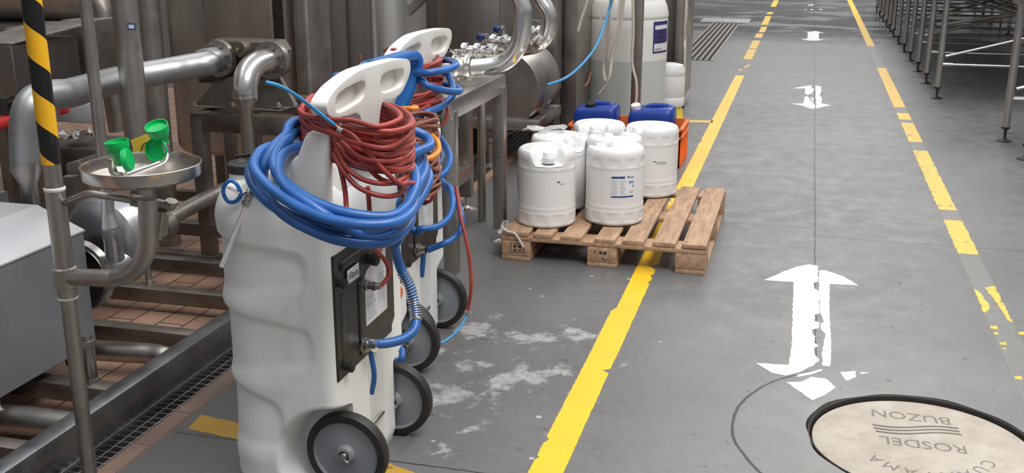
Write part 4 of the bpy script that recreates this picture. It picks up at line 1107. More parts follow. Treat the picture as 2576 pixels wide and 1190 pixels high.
# ================================================================== middle: tables, valves, big pipes, cabinet, barrel
def bolt_ring(mb, c, ax, r, n, rb=.009, h=.012, a0=0.):
    ax = Vector(ax).normalized(); x = ax.orthogonal().normalized(); y = ax.cross(x)
    for k in range(n):
        a = 2*PI*k/n+a0; p = Vector(c)+(x*math.cos(a)+y*math.sin(a))*r
        mb.lathe([(rb, 0), (rb, h), (rb*.55, h), (rb*.55, h*1.5), (0, h*1.5)], p, ax, 6)
def arc(p0, p1, p2, n=10):
    """smooth elbow: straight in from p0, corner at p1, out to p2"""
    p0, p1, p2 = Vector(p0), Vector(p1), Vector(p2); out = []
    for k in range(n+1):
        s_ = k/n; out.append(p0*(1-s_)**2+p1*2*s_*(1-s_)+p2*s_*s_)
    return out
# near steel table
TZ = .865
t = thing('steel_table', 'stainless steel table carrying the valves, its leg beside the pallet', 'table', (-1.7, 4.6, 0))
TX0, TX1, TY0, TY1 = -1.80, -1.485, 4.36, 5.22
mb = MB(); mb.box((TX0, TY0, TZ-.012), (TX1, TY1, TZ), .003); obj('tabletop', mb, 'steel', t)
mb = MB(); mb.box((TX1-.004, TY0, TZ-.085), (TX1+.036, TY1+.03, TZ+.004), .004); obj('edge_rail', mb, 'steel', t)
mb = MB(); mb.box((TX0, TY1-.01, TZ-.085), (TX1, TY1+.03, TZ+.0), .004); obj('end_rail', mb, 'steel_pipe', t)
for x, y in ((-1.468, 5.20), (-1.475, 4.42), (-1.78, 4.42)):
    mb = MB(); mb.box((x-.03, y-.03, .07), (x+.03, y+.03, TZ-.05), .004); l = obj('leg', mb, 'steel_pipe', t)
    mb = MB(); mb.lathe([(0, 0), (.045, 0), (.045, .006), (.016, .014), (.009, .016), (.009, .075)], (x, y, 0), n=20); obj('levelling_foot', mb, 'steel_shiny', l)
# low frame behind the table
t = thing('support_frame', 'low square-tube frame on a round levelling foot behind the steel table', 'frame', (-1.84, 5.3, 0))
for x, y in ((-1.835, 5.79), (-2.75, 5.79)):
    mb = MB(); mb.box((x-.033, y-.033, .075), (x+.033, y+.033, .74), .005); l = obj('post', mb, 'steel_pipe', t)
    mb = MB(); mb.lathe([(0, 0), (.062, 0), (.062, .008), (.03, .018), (.011, .022), (.011, .09)], (x, y, 0), n=24); obj('levelling_foot', mb, 'steel_shiny', l)
mb = MB(); mb.box((-1.88, 5.25, .19), (-1.80, 5.80, .27), .005); obj('lower_rail', mb, 'steel', t)
mb = MB(); mb.box((-2.75, 5.76, .19), (-1.84, 5.82, .25), .005); obj('lower_rail', mb, 'steel_pipe', t)

# big polished pipes with dairy couplings
def coupling(mb, c, ax, r, w_=.03):
    """slotted union nut"""
    ax = Vector(ax).normalized(); x = ax.orthogonal().normalized(); y = ax.cross(x); rows = []
    for h, k in ((-w_/2, .86), (-w_/2, .97), (-w_/2+.004, 1), (w_/2-.004, 1), (w_/2, .97), (w_/2, .86)):
        row = []
        for i in range(48):
            a = 2*PI*i/48; g = 1-.055*(1 if (i % 8) < 2 else 0)
            row.append(Vector(c)+ax*h+(x*math.cos(a)+y*math.sin(a))*r*k*g)
        rows.append(row)
    mb.grid(rows, closed=True)
PR = .0425
def bigpipe(label, uv, Y, couplings, dz=0, mat='steel_shiny', r=PR):
    pts = []
    t = thing('process_pipe', label, 'pipe', tuple(P(uv[0][0], uv[0][1], Y=Y)), 'polished process pipes')
    pp_ = catmull([P(u, v, Y=Y+(q[0] if q else 0)) for u, v, *q in uv], 8)
    mb = MB(); mb.tube(pp_, r, 28); obj('pipe', mb, mat, t)
    return t
t = bigpipe('large polished U pipe bending up from the union on the steel table', [(1190, 171, -.0), (1225, 168), (1255, 162), (1283, 145), (1302, 118), (1312, 85), (1316, 40), (1314, 20), (1300, -10), (1270, -45), (1240, -80), (1225, -140), (1225, -210)], 4.85, None)
t2 = thing('valve', 'polished butterfly valve with lever at the foot of the large U pipe', 'valve', tuple(P(1160, 160, Y=4.85)), 'valves on the steel table')
ax = (P(1190, 171, Y=4.85)-P(1130, 178, Y=4.85)).normalized()
mb = MB(); mb.cyl(P(1110, 168, Y=4.85), P(1185, 170, Y=4.85), PR); obj('pipe_stub', mb, 'steel_shiny', t2)
for u in (1147, 1178):
    mb = MB(); coupling(mb, P(u, 170, Y=4.85), (1, .1, 0), .062, .028); obj('union_nut', mb, 'steel_shiny', t2)
mb = MB(); mb.cyl(P(1155, 170, Y=4.85), P(1170, 170, Y=4.85), .050); obj('valve_body', mb, 'steel_shiny', t2)
p = P(1151, 140, Y=4.85); mb = MB(); mb.cyl(P(1150, 165, Y=4.85), p+V(0, 0, 0), .011); mb.box(p-V(.018, .012, .03), p+V(.018, .012, .03), .004); hd = obj('lever_block', mb, 'steel_shiny', t2)
mb = MB(); mb.cyl(p, P(1128, 122, Y=4.78), .006, n=10); obj('lever', mb, 'steel', hd)
mb = MB(); mb.sphere(P(1124, 125, Y=4.76), .016); obj('knob', mb, 'ball_blue', hd)
def small_valve(u, v, Y, label, ku, kv, sc=1.):
    c = P(u, v, Y=Y); t = thing('valve', label, 'valve', tuple(c), 'valves on the steel table'); r = .030*sc
    mb = MB(); mb.cyl(c-V(.10*sc, 0, 0), c+V(.08*sc, 0, 0), r*.85); obj('pipe_stub', mb, 'steel_shiny', t)
    for k in (-.085, -.02, .045):
        mb = MB(); coupling(mb, c+V(k*sc, 0, 0), (1, 0, 0), r*1.25, .032*sc); obj('union_nut', mb, 'steel_shiny', t)
    s1 = P(ku+15, kv+1, Y=Y); s0 = V(s1.x, c.y, c.z+r*.8)
    mb = MB(); mb.cyl(s0, s1, .010); mb.box(s1-V(.010, .014, .020), s1+V(.010, .014, .020), .003); st = obj('lever_block', mb, 'steel', t)
    k = P(ku, kv, Y=Y-.05); mb = MB(); mb.cyl(s1+V(0, 0, .006), k, .0055, n=10); obj('lever', mb, 'steel_shiny', st)
    mb = MB(); mb.sphere(k, .0225*sc); obj('knob', mb, 'ball_blue', st)
    # downpipe that carries the valve to the table top
    mb = MB(); z = max(TZ, 0); mb.cyl(V(c.x-.10*sc, c.y, c.z), V(c.x-.10*sc, c.y, .0 if c.y > TY1 else TZ), r*.8); obj('downpipe', mb, 'steel', t)
    return t
small_valve(1212, 128, 5.12, 'polished valve with navy ball lever, middle of the three above the table', 1209, 94)
small_valve(1252, 103, 5.55, 'polished valve with navy ball lever, farthest of the three above the table', 1250, 73, .95)
t = bigpipe('second polished U pipe bending down behind the first one', [(1285, 125, .2), (1322, 120, .1), (1352, 112), (1374, 90), (1381, 60), (1378, 30), (1362, 5), (1338, -30), (1310, -70), (1300, -130), (1300, -200)], 5.6, None)
mb = MB(); c_ = P(1352, 80, Y=6.2)
t = thing('valve', 'small polished union seen inside the bend of the second U pipe', 'valve', tuple(c_), 'valves on the steel table')
mb.cyl(c_-V(.1, 0, 0), c_+V(.08, 0, 0), .025); obj('pipe_stub', mb, 'steel_shiny', t)
for k in (-.03, .015):
    mb = MB(); coupling(mb, c_+V(k, 0, 0), (1, 0, 0), .036, .03); obj('union_nut', mb, 'steel_shiny', t)

# horizontal cylinder (motor housing) on its skid
t = thing('motor_housing', 'large grey horizontal cylinder on a skid behind the steel table', 'motor', (-1.9, 7.2, .4))
RZ0, RZ1 = P(1300, 329, Y=6.95).z, P(1300, 301, Y=6.95).z
c0 = P(1258, 226, Y=7.0); c1 = c0+V(0, .65, 0)
mb = MB(); mb.lathe([(0, 0), (.266, 0), (.271, .006), (.271, .64), (.262, .65), (0, .65)], c0, (0, 1, 0), 56); obj('housing', mb, 'steel_pipe', t)
mb = MB(); mb.box((c0.x-.19, 7.03, c0.z-.285), (c0.x+.19, 7.6, c0.z-.235), .01); mb.box((c0.x-.17, 7.08, RZ1-.01), (c0.x+.17, 7.14, c0.z-.27)); mb.box((c0.x-.17, 7.45, RZ1-.01), (c0.x+.17, 7.51, c0.z-.27)); obj('cradle', mb, 'steel_dark', t)
t = thing('machine_skid', 'low steel skid with rails under the horizontal grey cylinder', 'skid', (-2.1, 7.4, 0))
for y in (6.95, 7.6):
    mb = MB(); mb.box((-3.4, y, RZ0), (-1.70, y+.06, RZ1), .005); obj('rail', mb, 'steel_pipe', t)
for x in (-2.6, -1.76):
    mb = MB(); mb.box((x, 6.96, RZ0+.005), (x+.07, 7.65, RZ1-.005), .005); obj('rail', mb, 'steel_pipe', t)
for x, y in ((-2.9, 6.98), (-1.73, 6.98), (-1.74, 7.63), (-2.9, 7.63)):
    mb = MB(); mb.lathe([(0, 0), (.05, 0), (.05, .01), (.016, .02), (.016, RZ0+.01)], (x, y, 0), n=16); obj('levelling_foot', mb, 'steel_dark', t)
for k in range(3):
    mb = MB(); mb.beam(V(-2.75+.09*k, 7.0, RZ1+.02), V(-2.65+.09*k, 7.6, RZ1+.10), .03, .04); obj('strut', mb, 'steel_dark', t)
mb = MB(); mb.beam(V(-1.73, 7.2, RZ1), V(-1.70, 7.25, .52), .03, .03); obj('bracket', mb, 'steel', t)
# stuff beneath: black bucket-like dark machine parts
mb = MB(); mb.box((-2.95, 7.1, .0), (-2.25, 7.5, .22), .02); tag(obj('sump_box', mb, 'gasket'), 'black box under the skid of the horizontal cylinder', 'box')
mb = MB(); mb.lathe([(0, 0), (.085, 0), (.085, .01), (.02, .02), (.02, .16), (.04, .17), (.04, .20), (0, .2)], (-2.03, 6.95, 0), n=20); tag(obj('floor_bolt', mb, 'steel_dark'), 'dark threaded foot standing on the drain grating', 'foot')
mb = MB(); mb.lathe([(0, 0), (.10, 0), (.10, .012), (.02, .02)], (-2.45, 5.9, 0), n=24); mb.tube(catmull([V(-2.42, 5.9, .02), V(-2.41, 5.88, .3), V(-2.38, 5.9, .62)], 6), .022, 10)
tag(obj('black_pipe', mb, 'black'), 'black standing pipe on a round base behind the farthest trolley', 'pipe')

# cabinet pillar
t = thing('steel_cabinet', 'tall stainless cabinet pillar behind the white drums', 'cabinet', (-1.75, 8.6, 0))
mb = MB(); mb.box((-2.03, 8.0, .08), (-1.775, 9.2, 2.2), .006); mb.box((-1.985, 7.99, .09), (-1.98, 8.0, 2.1)); obj('cabinet_body', mb, 'steel', t)
mb = MB(); mb.box((-1.775, 7.985, .10), (-1.650, 9.0, 2.2), .006); obj('side_panel', mb, 'steel_pipe', t)
mb = MB(); mb.box((-2.06, 7.96, .04), (-2.035, 7.985, 1.35), .004); obj('door_edge', mb, 'steel_shiny', t)
mb = MB(); mb.box((-2.0, 8.05, 0), (-1.68, 9.1, .09), .005); obj('plinth', mb, 'steel_dark', t)

# chemical barrel with liquid line
MT['barrel'] = mat_body('white_barrel_plastic', (.78, .78, .75), (.72, .72, .69))
def mat_liquid():
    a = N('translucent_barrel_wall'); s = a.n('SeparateXYZ'); a.l(a.obj(), s.inputs[0])
    lv = a.math('LESS_THAN', s.outputs[2], .555)
    a.set(Base_Color=a.mix(lv, (.80, .79, .755), (.56, .59, .575)), Roughness=.35, Subsurface_Weight=.1); return a.m
MT['barrel'] = mat_liquid()
BX, BY, BR = -1.395, 8.75, .325
t = thing('chemical_barrel', 'tall translucent white barrel filled halfway, with a purple label', 'barrel', (BX, BY, 0))
mb = MB(); prof = [(BR*.9, 0), (BR*.98, .02), (BR, .05), (BR, .05)]+[(BR, .1*k) for k in range(1, 9)]+[(BR, .865), (BR*.985, .875), (BR*1.01, .89), (BR*1.01, .905), (BR*.97, .97), (BR*.95, .985), (BR*.93, 1.0), (BR*.90, 1.015), (0, 1.02)]
mb.lathe(prof, (BX, BY, 0), n=72); obj('barrel_body', mb, 'barrel', t, org=(0, 0, 0)).location = (-BX, -BY, 0)
def wrapb(name, mat, a0, a1, z0, z1, off, par):
    mb = MB(); R = BR+off; n = 14
    mb.grid([[V(BX+R*math.cos(math.radians(a0+(a1-a0)*k/n)), BY+R*math.sin(math.radians(a0+(a1-a0)*k/n)), z) for k in range(n+1)] for z in (z0, z1)])
    return obj(name, mb, mat, par)
lb = wrapb('purple_label', 'purple', -42, -4, .615, .862, .0015, t)
wrapb('label_window', 'paper', -40, -5, .63, .69, .0025, lb); wrapb('label_window', 'paper', -39, -8, .80, .832, .0025, lb)
for z in (.775, .74, .705): wrapb('label_line', 'ink_dark', -32, -18, z, z+.009, .0028, lb)
wrapb('label_line', 'ink', -38, -25, .64, .652, .0035, lb)
# dark post and cable in front of it
t = thing('steel_post', 'dark square steel post standing in front of the white barrel', 'post', (-1.2, 8.02, 0))
mb = MB(); mb.box((-1.235, 8.0, 0.01), (-1.165, 8.07, 2.0), .004); obj('post', mb, 'steel_dark', t)
mb = MB(); mb.box((-1.27, 7.97, 0), (-1.13, 8.1, .012), .002); obj('base_plate', mb, 'steel_dark', t)
hose('cable', [Q(1592, -5, 7.95), Q(1593, 80, 7.95), Q(1590, 140, 7.95), Q(1592, 170, 7.95), Q(1601, 210, 7.94), Q(1600, 262, 7.94)], .011, 'cream_tube', 'grey cable running down beside the dark post', 'cable')
# stainless panel right of barrel
t = thing('partition', 'stainless upright panel on castors right of the white barrel', 'panel', (-1.05, 9.5, 0))
mb = MB(); mb.box((-1.10, 9.55, .10), (-1.02, 10.3, 2.0), .004); obj('panel', mb, 'steel_pipe', t)
mb = MB(); mb.box((-1.025, 9.52, .10), (-.995, 9.56, 2.0), .003); obj('edge_strip', mb, 'steel_shiny', t)
mb = MB(); mb.cyl(V(-1.06, 9.75, .04), V(-1.01, 9.75, .04), .04); mb.box((-1.06, 9.72, .04), (-1.02, 9.8, .11)); obj('castor', mb, 'steel', t)
hose('tube_arch', [V(-1.018, 9.9, .62), V(-1.016, 9.82, .80), V(-1.015, 9.70, .90), V(-1.016, 9.58, .95)], .008, 'cream_tube', 'cream tube arched against the steel panel', 'tube')
# slim white drum on a yellow stand
t = thing('plastic_drum', 'slim white drum on a yellow stand behind the barrel', 'drum', (-1.075, 9.05, .12))
mb = MB(); mb.lathe([(.09, .12), (.115, .125), (.12, .14), (.12, .20), (.116, .205), (.12, .215), (.12, .37), (.116, .38), (.12, .39), (.12, .43), (.10, .47), (.04, .485), (0, .485)], (-1.065, 9.05, 0), n=48); obj('drum_body', mb, 'white_plastic', t)
t = thing('yellow_stand', 'yellow plastic stand under the slim white drum', 'stand', (-1.075, 9.05, 0))
mb = MB(); mb.lathe([(.13, 0), (.12, .02), (.105, .12), (0, .12)], (-1.065, 9.05, 0), n=32); obj('stand_body', mb, 'yellow_pl', t)
# hanging cream tubes
gp = 'cream tubes hanging in front of the barrel'
hose('hanging_tube', [Q(1543, -10, 7.9), Q(1530, 50, 7.9), Q(1524, 120, 7.9), Q(1518, 170, 7.9), Q(1524, 205, 7.88), Q(1534, 190, 7.86), Q(1540, 140, 7.9), Q(1558, 80, 7.9), Q(1566, 20, 7.9), Q(1570, -10, 7.9)], .0125, 'cream_tube', 'longest cream tube loop hanging in front of the barrel', 'tube', gp)
hose('hanging_tube', [Q(1535, -10, 7.84), Q(1537, 60, 7.84), Q(1533, 110, 7.84), Q(1527, 150, 7.84), Q(1540, 95, 7.82), Q(1555, 45, 7.84), Q(1562, -10, 7.84)], .010, 'cream_tube', 'shorter cream tube loop nested inside the longest one', 'tube', gp)
hose('hanging_tube', [Q(1530, 196, 7.84), Q(1528, 208, 7.84), Q(1516, 225, 7.84), Q(1505, 238, 7.84)], .006, 'cream_tube', 'cream tube tip with white end below the hanging loops', 'tube', gp)
hose('hanging_tube', [Q(1482, -10, 7.7), Q(1472, 20, 7.7), Q(1462, 50, 7.7), Q(1454, 80, 7.7)], .011, 'cream_tube', 'straight cream tube slanting left of the barrel', 'tube', gp)
hose('hanging_tube', [Q(1494, -5, 7.75), Q(1505, 30, 7.75), Q(1518, 68, 7.75)], .004, 'cream_tube', 'thin cream line slanting over the barrel rim', 'tube', gp)
hose('blue_tube', [Q(1541, -10, 7.6), Q(1531, 30, 7.6), Q(1518, 70, 7.5), Q(1500, 115, 7.3), Q(1475, 150, 7.0), Q(1445, 180, 6.7), Q(1415, 200, 6.4), Q(1378, 213, 6.2)], .0085, 'sky_tube', 'long light blue tube swinging across in front of the cabinet', 'tube')
# dark dosing pump and wires between cabinet and barrel
t = thing('dosing_pump', 'black dosing pump hanging between cabinet and barrel', 'pump', (-1.72, 9.0, .3))
mb = MB(); c = P(1463, 170, Y=9.0); mb.lathe([(.03, -.30), (.05, -.28), (.05, .04), (.035, .06), (.035, .09), (.045, .10), (.045, .12), (.03, .14), (.03, .20), (0, .2)], c, n=24); obj('pump_body', mb, 'black', t)
mb = MB(); mb.cyl(c+V(-.05, 0, .28), c+V(.07, 0, .28), .03); mb.cyl(c+V(0, 0, .2), c+V(0, 0, .5), .014); obj('fitting', mb, 'steel', t)
mb = MB(); mb.cyl(c+V(.05, .1, .05), c+V(.12, .1, .05), .03); obj('lamp_cover', mb, 'steel_shiny', t)
MT['copper'] = simple('copper_wire', (.35, .17, .11), .4)
for k, (u0, u1) in enumerate(((1478, 1484), (1484, 1476), (1470, 1480))):
    hose('wire', [Q(u0, -5, 9.15), Q(u0+3, 60, 9.15), Q(u1, 150, 9.12), Q(u1+3, 240, 9.1), Q(u1-4, 280, 9.1)], .006, 'copper', ('reddish wire nearest the barrel edge', 'reddish wire crossing toward the black pump', 'reddish wire against the cabinet side')[k], 'wire', 'wires between cabinet and barrel')
hose('wire', [Q(1450, 228, 8.3), Q(1465, 222, 8.3), Q(1480, 205, 8.35), Q(1486, 180, 8.5)], .009, 'copper', 'reddish tube bending from the cabinet to the barrel', 'wire', 'wires between cabinet and barrel')
mb = MB(); mb.box((-2.3, 9.8, 0), (-1.1, 9.95, 2.1), .01); tag(obj('dark_back_panel', mb, 'tank_dark'), 'dark steel panel behind the barrel and the black pump', 'panel')
# ================================================================== eyewash station
EY = 2.40
b0 = P(225, 1190, Y=EY); EX = b0.x
t = thing('eyewash_station', 'stainless eyewash station with round bowl, green spray heads and striped black and yellow post', 'eyewash', (EX, EY, 0))
zt = P(140, 412, Y=EY).z; zr = P(145, 475, Y=EY).z; zb = P(170, 748, Y=EY).z
mb = MB(); mb.cyl(V(EX, EY, .01), V(EX, EY, zb), .0215); obj('lower_post', mb, 'steel_pipe', t)
mb = MB(); mb.cyl(V(EX, EY, zb), V(EX, EY, zr), .0262); obj('sleeve', mb, 'steel_pipe', t)
mb = MB(); mb.cyl(V(EX, EY, zr), V(EX, EY, zt+.02), .0235); obj('upper_post', mb, 'steel_pipe', t)
mb = MB(); mb.cyl(V(EX, EY, 0), V(EX, EY, .012), .06); obj('base_flange', mb, 'steel_dark', t)
mb = MB(); mb.cyl(V(EX, EY, zt), V(EX, EY, 1.75), .0255, n=40); st = obj('striped_post', mb, 'stripe', t, org=(EX, EY, 0))
mb = MB(); mb.lathe([(.0265, -.006), (.0285, -.003), (.0285, .003), (.0265, .006)], (EX, EY, zr), n=30); obj('white_band', mb, 'tape_white', t)
mb = MB(); mb.lathe([(.0225, -.005), (.0275, -.002), (.0275, .002), (.0225, .005)], (EX, EY, zb), n=30); mb2 = obj('pinkish_band', mb, 'tape_white', t)
# bowl
BYy = 2.36; bc = P(356, 414, Y=BYy); BRr = .147
BX_, BZ = bc.x, bc.z
mb = MB(); mb.lathe([(0, -.055), (.03, -.055), (.08, -.050), (.137, -.034), (.147, -.028), (.149, .0), (.151, .003), (.1475, .004), (.1455, 0), (.143, -.026), (.132, -.031), (.08, -.045), (.02, -.050), (0, -.05)], (BX_, BYy, BZ), n=72)
obj('bowl', mb, MT.setdefault('bowl', steel('bowl_steel', (.50, .47, .44), .26, .15)), t)
a0 = V(EX+.0, EY, P(172, 697, Y=EY).z)
pts = [a0, P(215, 698, Y=EY-.005), P(275, 700, Y=EY-.01)] 
pts += arc(P(290, 699, Y=EY-.01), P(372, 690, Y=BYy+.01), P(372, 590, Y=BYy+.01), 8)+[P(372, 540, Y=BYy+.01), P(371, 500, Y=BYy+.01)]
mb = MB(); mb.tube(catmull(pts, 4), .0245, 22); obj('drain_pipe', mb, 'steel_pipe', t)
mb = MB(); mb.lathe([(.0262, -.03), (.034, -.026), (.034, .026), (.0262, .03)], a0, n=30); obj('pipe_collar', mb, 'steel_pipe', t)
mb = MB(); mb.tube(catmull([P(165, 510, Y=EY), P(195, 497, Y=EY-.02), P(225, 487, Y=EY-.03), P(265, 493, Y=EY-.03), P(310, 500, Y=EY-.02), P(340, 505, Y=EY)], 6), .0095, 14); obj('supply_pipe', mb, 'steel_pipe', t)
mb = MB(); mb.tube(catmull([P(330, 503, Y=2.43), P(380, 512, Y=2.46), P(425, 518, Y=2.48), P(432, 505, Y=2.48)], 5), .016, 14); mb.cyl(P(408, 530, Y=2.46), P(398, 600, Y=2.46), .012); obj('supply_valve', mb, 'steel_dark', t)
mb = MB(); mb.prism([P(404, 545, Y=2.47), P(420, 540, Y=2.50), P(417, 590, Y=2.50), P(400, 600, Y=2.47)], (.004, .004, 0)); obj('valve_handle', mb, 'steel_pipe', t)
# crossbar and nozzles in the bowl
mb = MB(); mb.tube(catmull([P(282, 400, Y=2.30), P(283, 425, Y=2.30), P(292, 440, Y=2.30), P(306, 443, Y=2.30)], 4), .0105, 14); n1 = obj('spray_elbow', mb, 'steel', t)
mb = MB(); mb.tube(catmull([P(318, 440, Y=2.31), P(360, 425, Y=2.36), P(395, 412, Y=2.40), P(414, 400, Y=2.42), P(419, 380, Y=2.42), P(415, 362, Y=2.42)], 5), .009, 14); n2 = obj('spray_elbow', mb, MT.setdefault('clear_pipe', steel('bright_elbow', (.78, .77, .75), .22, .05)), t)
def spray(u, v, Y, axis, cap_c, cap_n, rr=.032):
    c = P(u, v, Y=Y); ax = Vector(axis).normalized()
    mb = MB(); mb.lathe([(.013, -.045), (.017, -.043), (.0185, -.022), (.022, -.018), (rr*.93, -.002), (rr, .010), (rr, .018), (rr*.93, .018), (rr*.88, .010), (0, .008)], c, ax, 32)
    for k in range(6):
        a = 2*PI*k/6
    h = obj('spray_head', mb, 'green', t)
    mb = MB(); cn = Vector(cap_n).normalized(); mb.lathe([(0, -.009), (rr*.9, -.007), (rr*1.02, 0), (rr*1.02, .006), (rr*.95, .006), (rr*.92, -.001), (0, -.003)], P(cap_c[0], cap_c[1], Y=Y-.01), cn, 32); cp2 = obj('dust_cap', mb, 'green', h)
    mb = MB(); mb.sphere(P(cap_c[0], cap_c[1], Y=Y-.01)+cn*.001, .003); obj('cap_pin', mb, 'green', cp2)
    return h
spray(297, 372, 2.30, (-.10, -.10, 1), (321, 402), (-.55, -.15, -.1), .030)
spray(398, 330, 2.42, (.02, -.45, 1), (394, 377), (.05, -1, .15), .030)
# yellow push plate
mb = MB(); pl = [P(328, 353, Y=2.52), P(372, 336, Y=2.52), P(396, 340, Y=2.52), P(398, 384, Y=2.52), P(333, 386, Y=2.52), P(334, 372, Y=2.52)]
mb.prism(pl, (0, .006, 0), .001); yp = obj('push_plate', mb, 'yellow_pl', t, smooth=False)
mb = MB(); mb.tube(catmull([P(355, 380, Y=2.517), P(357, 370, Y=2.517), P(363, 362, Y=2.517), P(371, 358, Y=2.517)], 5), .0013, 6); mb.tube([P(366, 382, Y=2.517), P(370, 376, Y=2.517)], .0013, 6); obj('print', mb, 'ink_dark', yp)
mb = MB(); mb.cyl(P(345, 384, Y=2.525), V(P(345, 384, Y=2.525).x, 2.45, BZ-.06), .006); obj('plate_rod', mb, 'steel', t)

# ================================================================== skid on the tile floor
t = thing('machine_skid', 'big welded steel skid frame with a long front beam beside the drain grating', 'skid', (-2.6, 3.6, 0))
mb = MB(); mb.box((-2.145, .8, .0), (-2.075, 4.35, .125), .006); obj('front_beam', mb, MT.setdefault('beam', steel('dull_beam_steel', (.30, .31, .32), .36, .3)), t)
for y, w_ in ((2.02, .08), (2.42, .06), (2.86, .07), (3.37, .065), (3.80, .065), (4.29, .065)):
    mb = MB(); mb.box((-4.3, y-w_/2, .045), (-2.14, y+w_/2, .108), .004); obj('cross_rail', mb, 'steel_frame', t)
mb = MB(); mb.box((-4.36, .8, .0), (-4.29, 4.35, .125), .006); obj('rear_beam', mb, 'steel_frame', t)
mb = MB(); mb.box((-3.5, 4.02, .10), (-2.2, 4.08, .16), .004); mb.box((-3.3, 4.5, .12), (-2.1, 4.56, .19), .004); obj('cross_rail', mb, 'steel_frame', t)
for (u, v) in ((375, 712), (232, 960)):
    p = P(u, v, z=.108); mb = MB(); mb.cyl(p, p+V(0, 0, .17), .014 if u > 300 else .020, n=14); mb.cyl(p, p+V(0, 0, .012), .024, n=14)
    mb.cyl(p+V(0, 0, .13), p+V(0, 0, .15), .028, n=6); obj('support_stud', mb, 'steel', t)
# upper stand for the filter block
t = thing('filter_stand', 'stained steel table frame carrying the flanged filter block', 'frame', (-2.3, 4.5, 0))
ztop = P(515, 282, Y=4.3).z
def post(u_, v_, y, x=None, w_=.05, zt_=None):
    X = x if x is not None else P(u_, v_, Y=y).x
    mb = MB(); mb.box((X-w_/2, y-w_/2, .108), (X+w_/2, y+w_/2, (zt_ or ztop)-.02), .004); obj('post', mb, 'steel_frame', t); return X
x1 = post(518, 500, 4.30, None, .062); x2 = post(578, 330, 4.85); x3 = post(760, 330, 4.30); x4 = post(642, 330, 4.85)
for y in (4.30, 4.85):
    mb = MB(); mb.box((x1-.03, y-.03, ztop-.085), (x3+.06, y+.03, ztop), .004); obj('top_rail', mb, 'steel_frame', t)
for x in (x1, x3):
    mb = MB(); mb.box((x-.028, 4.3, ztop-.08), (x+.028, 4.85, ztop-.003), .004); obj('side_rail', mb, 'steel_frame', t)
for y in (4.30, 4.85):
    mb = MB(); mb.box((x1-.5, y-.025, .20), (x3+.05, y+.025, .255), .004); obj('lower_rail', mb, 'steel_frame', t)
# filter block with two bolted flanges
FY = 4.42
t = thing('filter_block', 'cast block with two bolted round flanges above the stand', 'filter', tuple(P(610, 250, Y=FY)))
c1, c2 = P(545, 148, Y=FY-.02), P(678, 152, Y=FY-.06)
n1 = V(-.06, -1, .0).normalized(); n2 = V(-.04, -1, 0).normalized()
for c, n_, nm in ((c1, n1, 'flange'), (c2, n2, 'flange')):
    mb = MB(); mb.lathe([(.045, 0), (.082, 0), (.084, .003), (.084, .016), (.080, .018), (.084, .020), (.084, .036), (0, .036)], c-n_*.036, n_, 44)
    f = obj(nm, mb, 'steel_pipe', t)
    for k in range(8):
        a = 2*PI*k/8+.3; q = MB(); q.lathe([(.0088, 0), (.0088, .010), (.005, .010), (.005, .016), (0, .016)], c+V(math.cos(a)*.066, -.001, math.sin(a)*.066), n_, 6); obj('bolt', q, 'steel', f)
mb = MB()
body = [P(530, 100, Y=FY+.06), P(690, 104, Y=FY+.02), P(706, 130, Y=FY), P(706, 180, Y=FY), P(680, 205, Y=FY+.02), P(550, 200, Y=FY+.06), P(515, 180, Y=FY+.06), P(510, 125, Y=FY+.06)]
mb.prism(body, (0, .12, 0), .012); obj('casting', mb, MT.setdefault('casting', simple('brown_stained_casting', (.115, .098, .08), .5, .55, var=.25, scale=12)), t)
mb = MB(); pb = P(603, 118, Y=FY-.0); mb.lathe([(0, .012), (.034, .012), (.038, .006), (.038, -.03)], pb+V(0, .01, -.012), (-.2, -1, 0), 30); obj('boss', mb, MT['casting'], t)
mb = MB(); mb.lathe([(0, .012), (.008, .012), (.010, .0)], pb+V(-.003, -.004, -.010), (-.2, -1, .1), 6); obj('plug', mb, simple('brass_plug', (.5, .42, .22), .3, 1.), t)
for (a, b, c_, d_) in (((552, 190), (486, 268), (580, 268), (598, 200)), ((640, 205), (640, 268), (745, 268), (700, 190))):
    mb = MB(); mb.prism([P(*a, Y=FY+.0), P(*b, Y=FY-.03), P(*c_, Y=FY-.03), P(*d_, Y=FY)], (0, .03, 0), .003); obj('gusset', mb, MT['casting'], t)
mb = MB(); mb.box(P(484, 270, Y=FY-.06)-V(0, 0, .0), P(752, 268, Y=FY+.12)+V(0, 0, .012), .003); obj('foot_plate', mb, 'steel_dark', t)
for u in (490, 585, 700, 740):
    p = P(u, 268, Y=FY-.04); mb = MB(); mb.lathe([(.018, 0), (.018, .014), (.010, .014), (.010, .022), (0, .022)], p, (0, 0, 1), 6); obj('anchor_bolt', mb, 'steel', t)

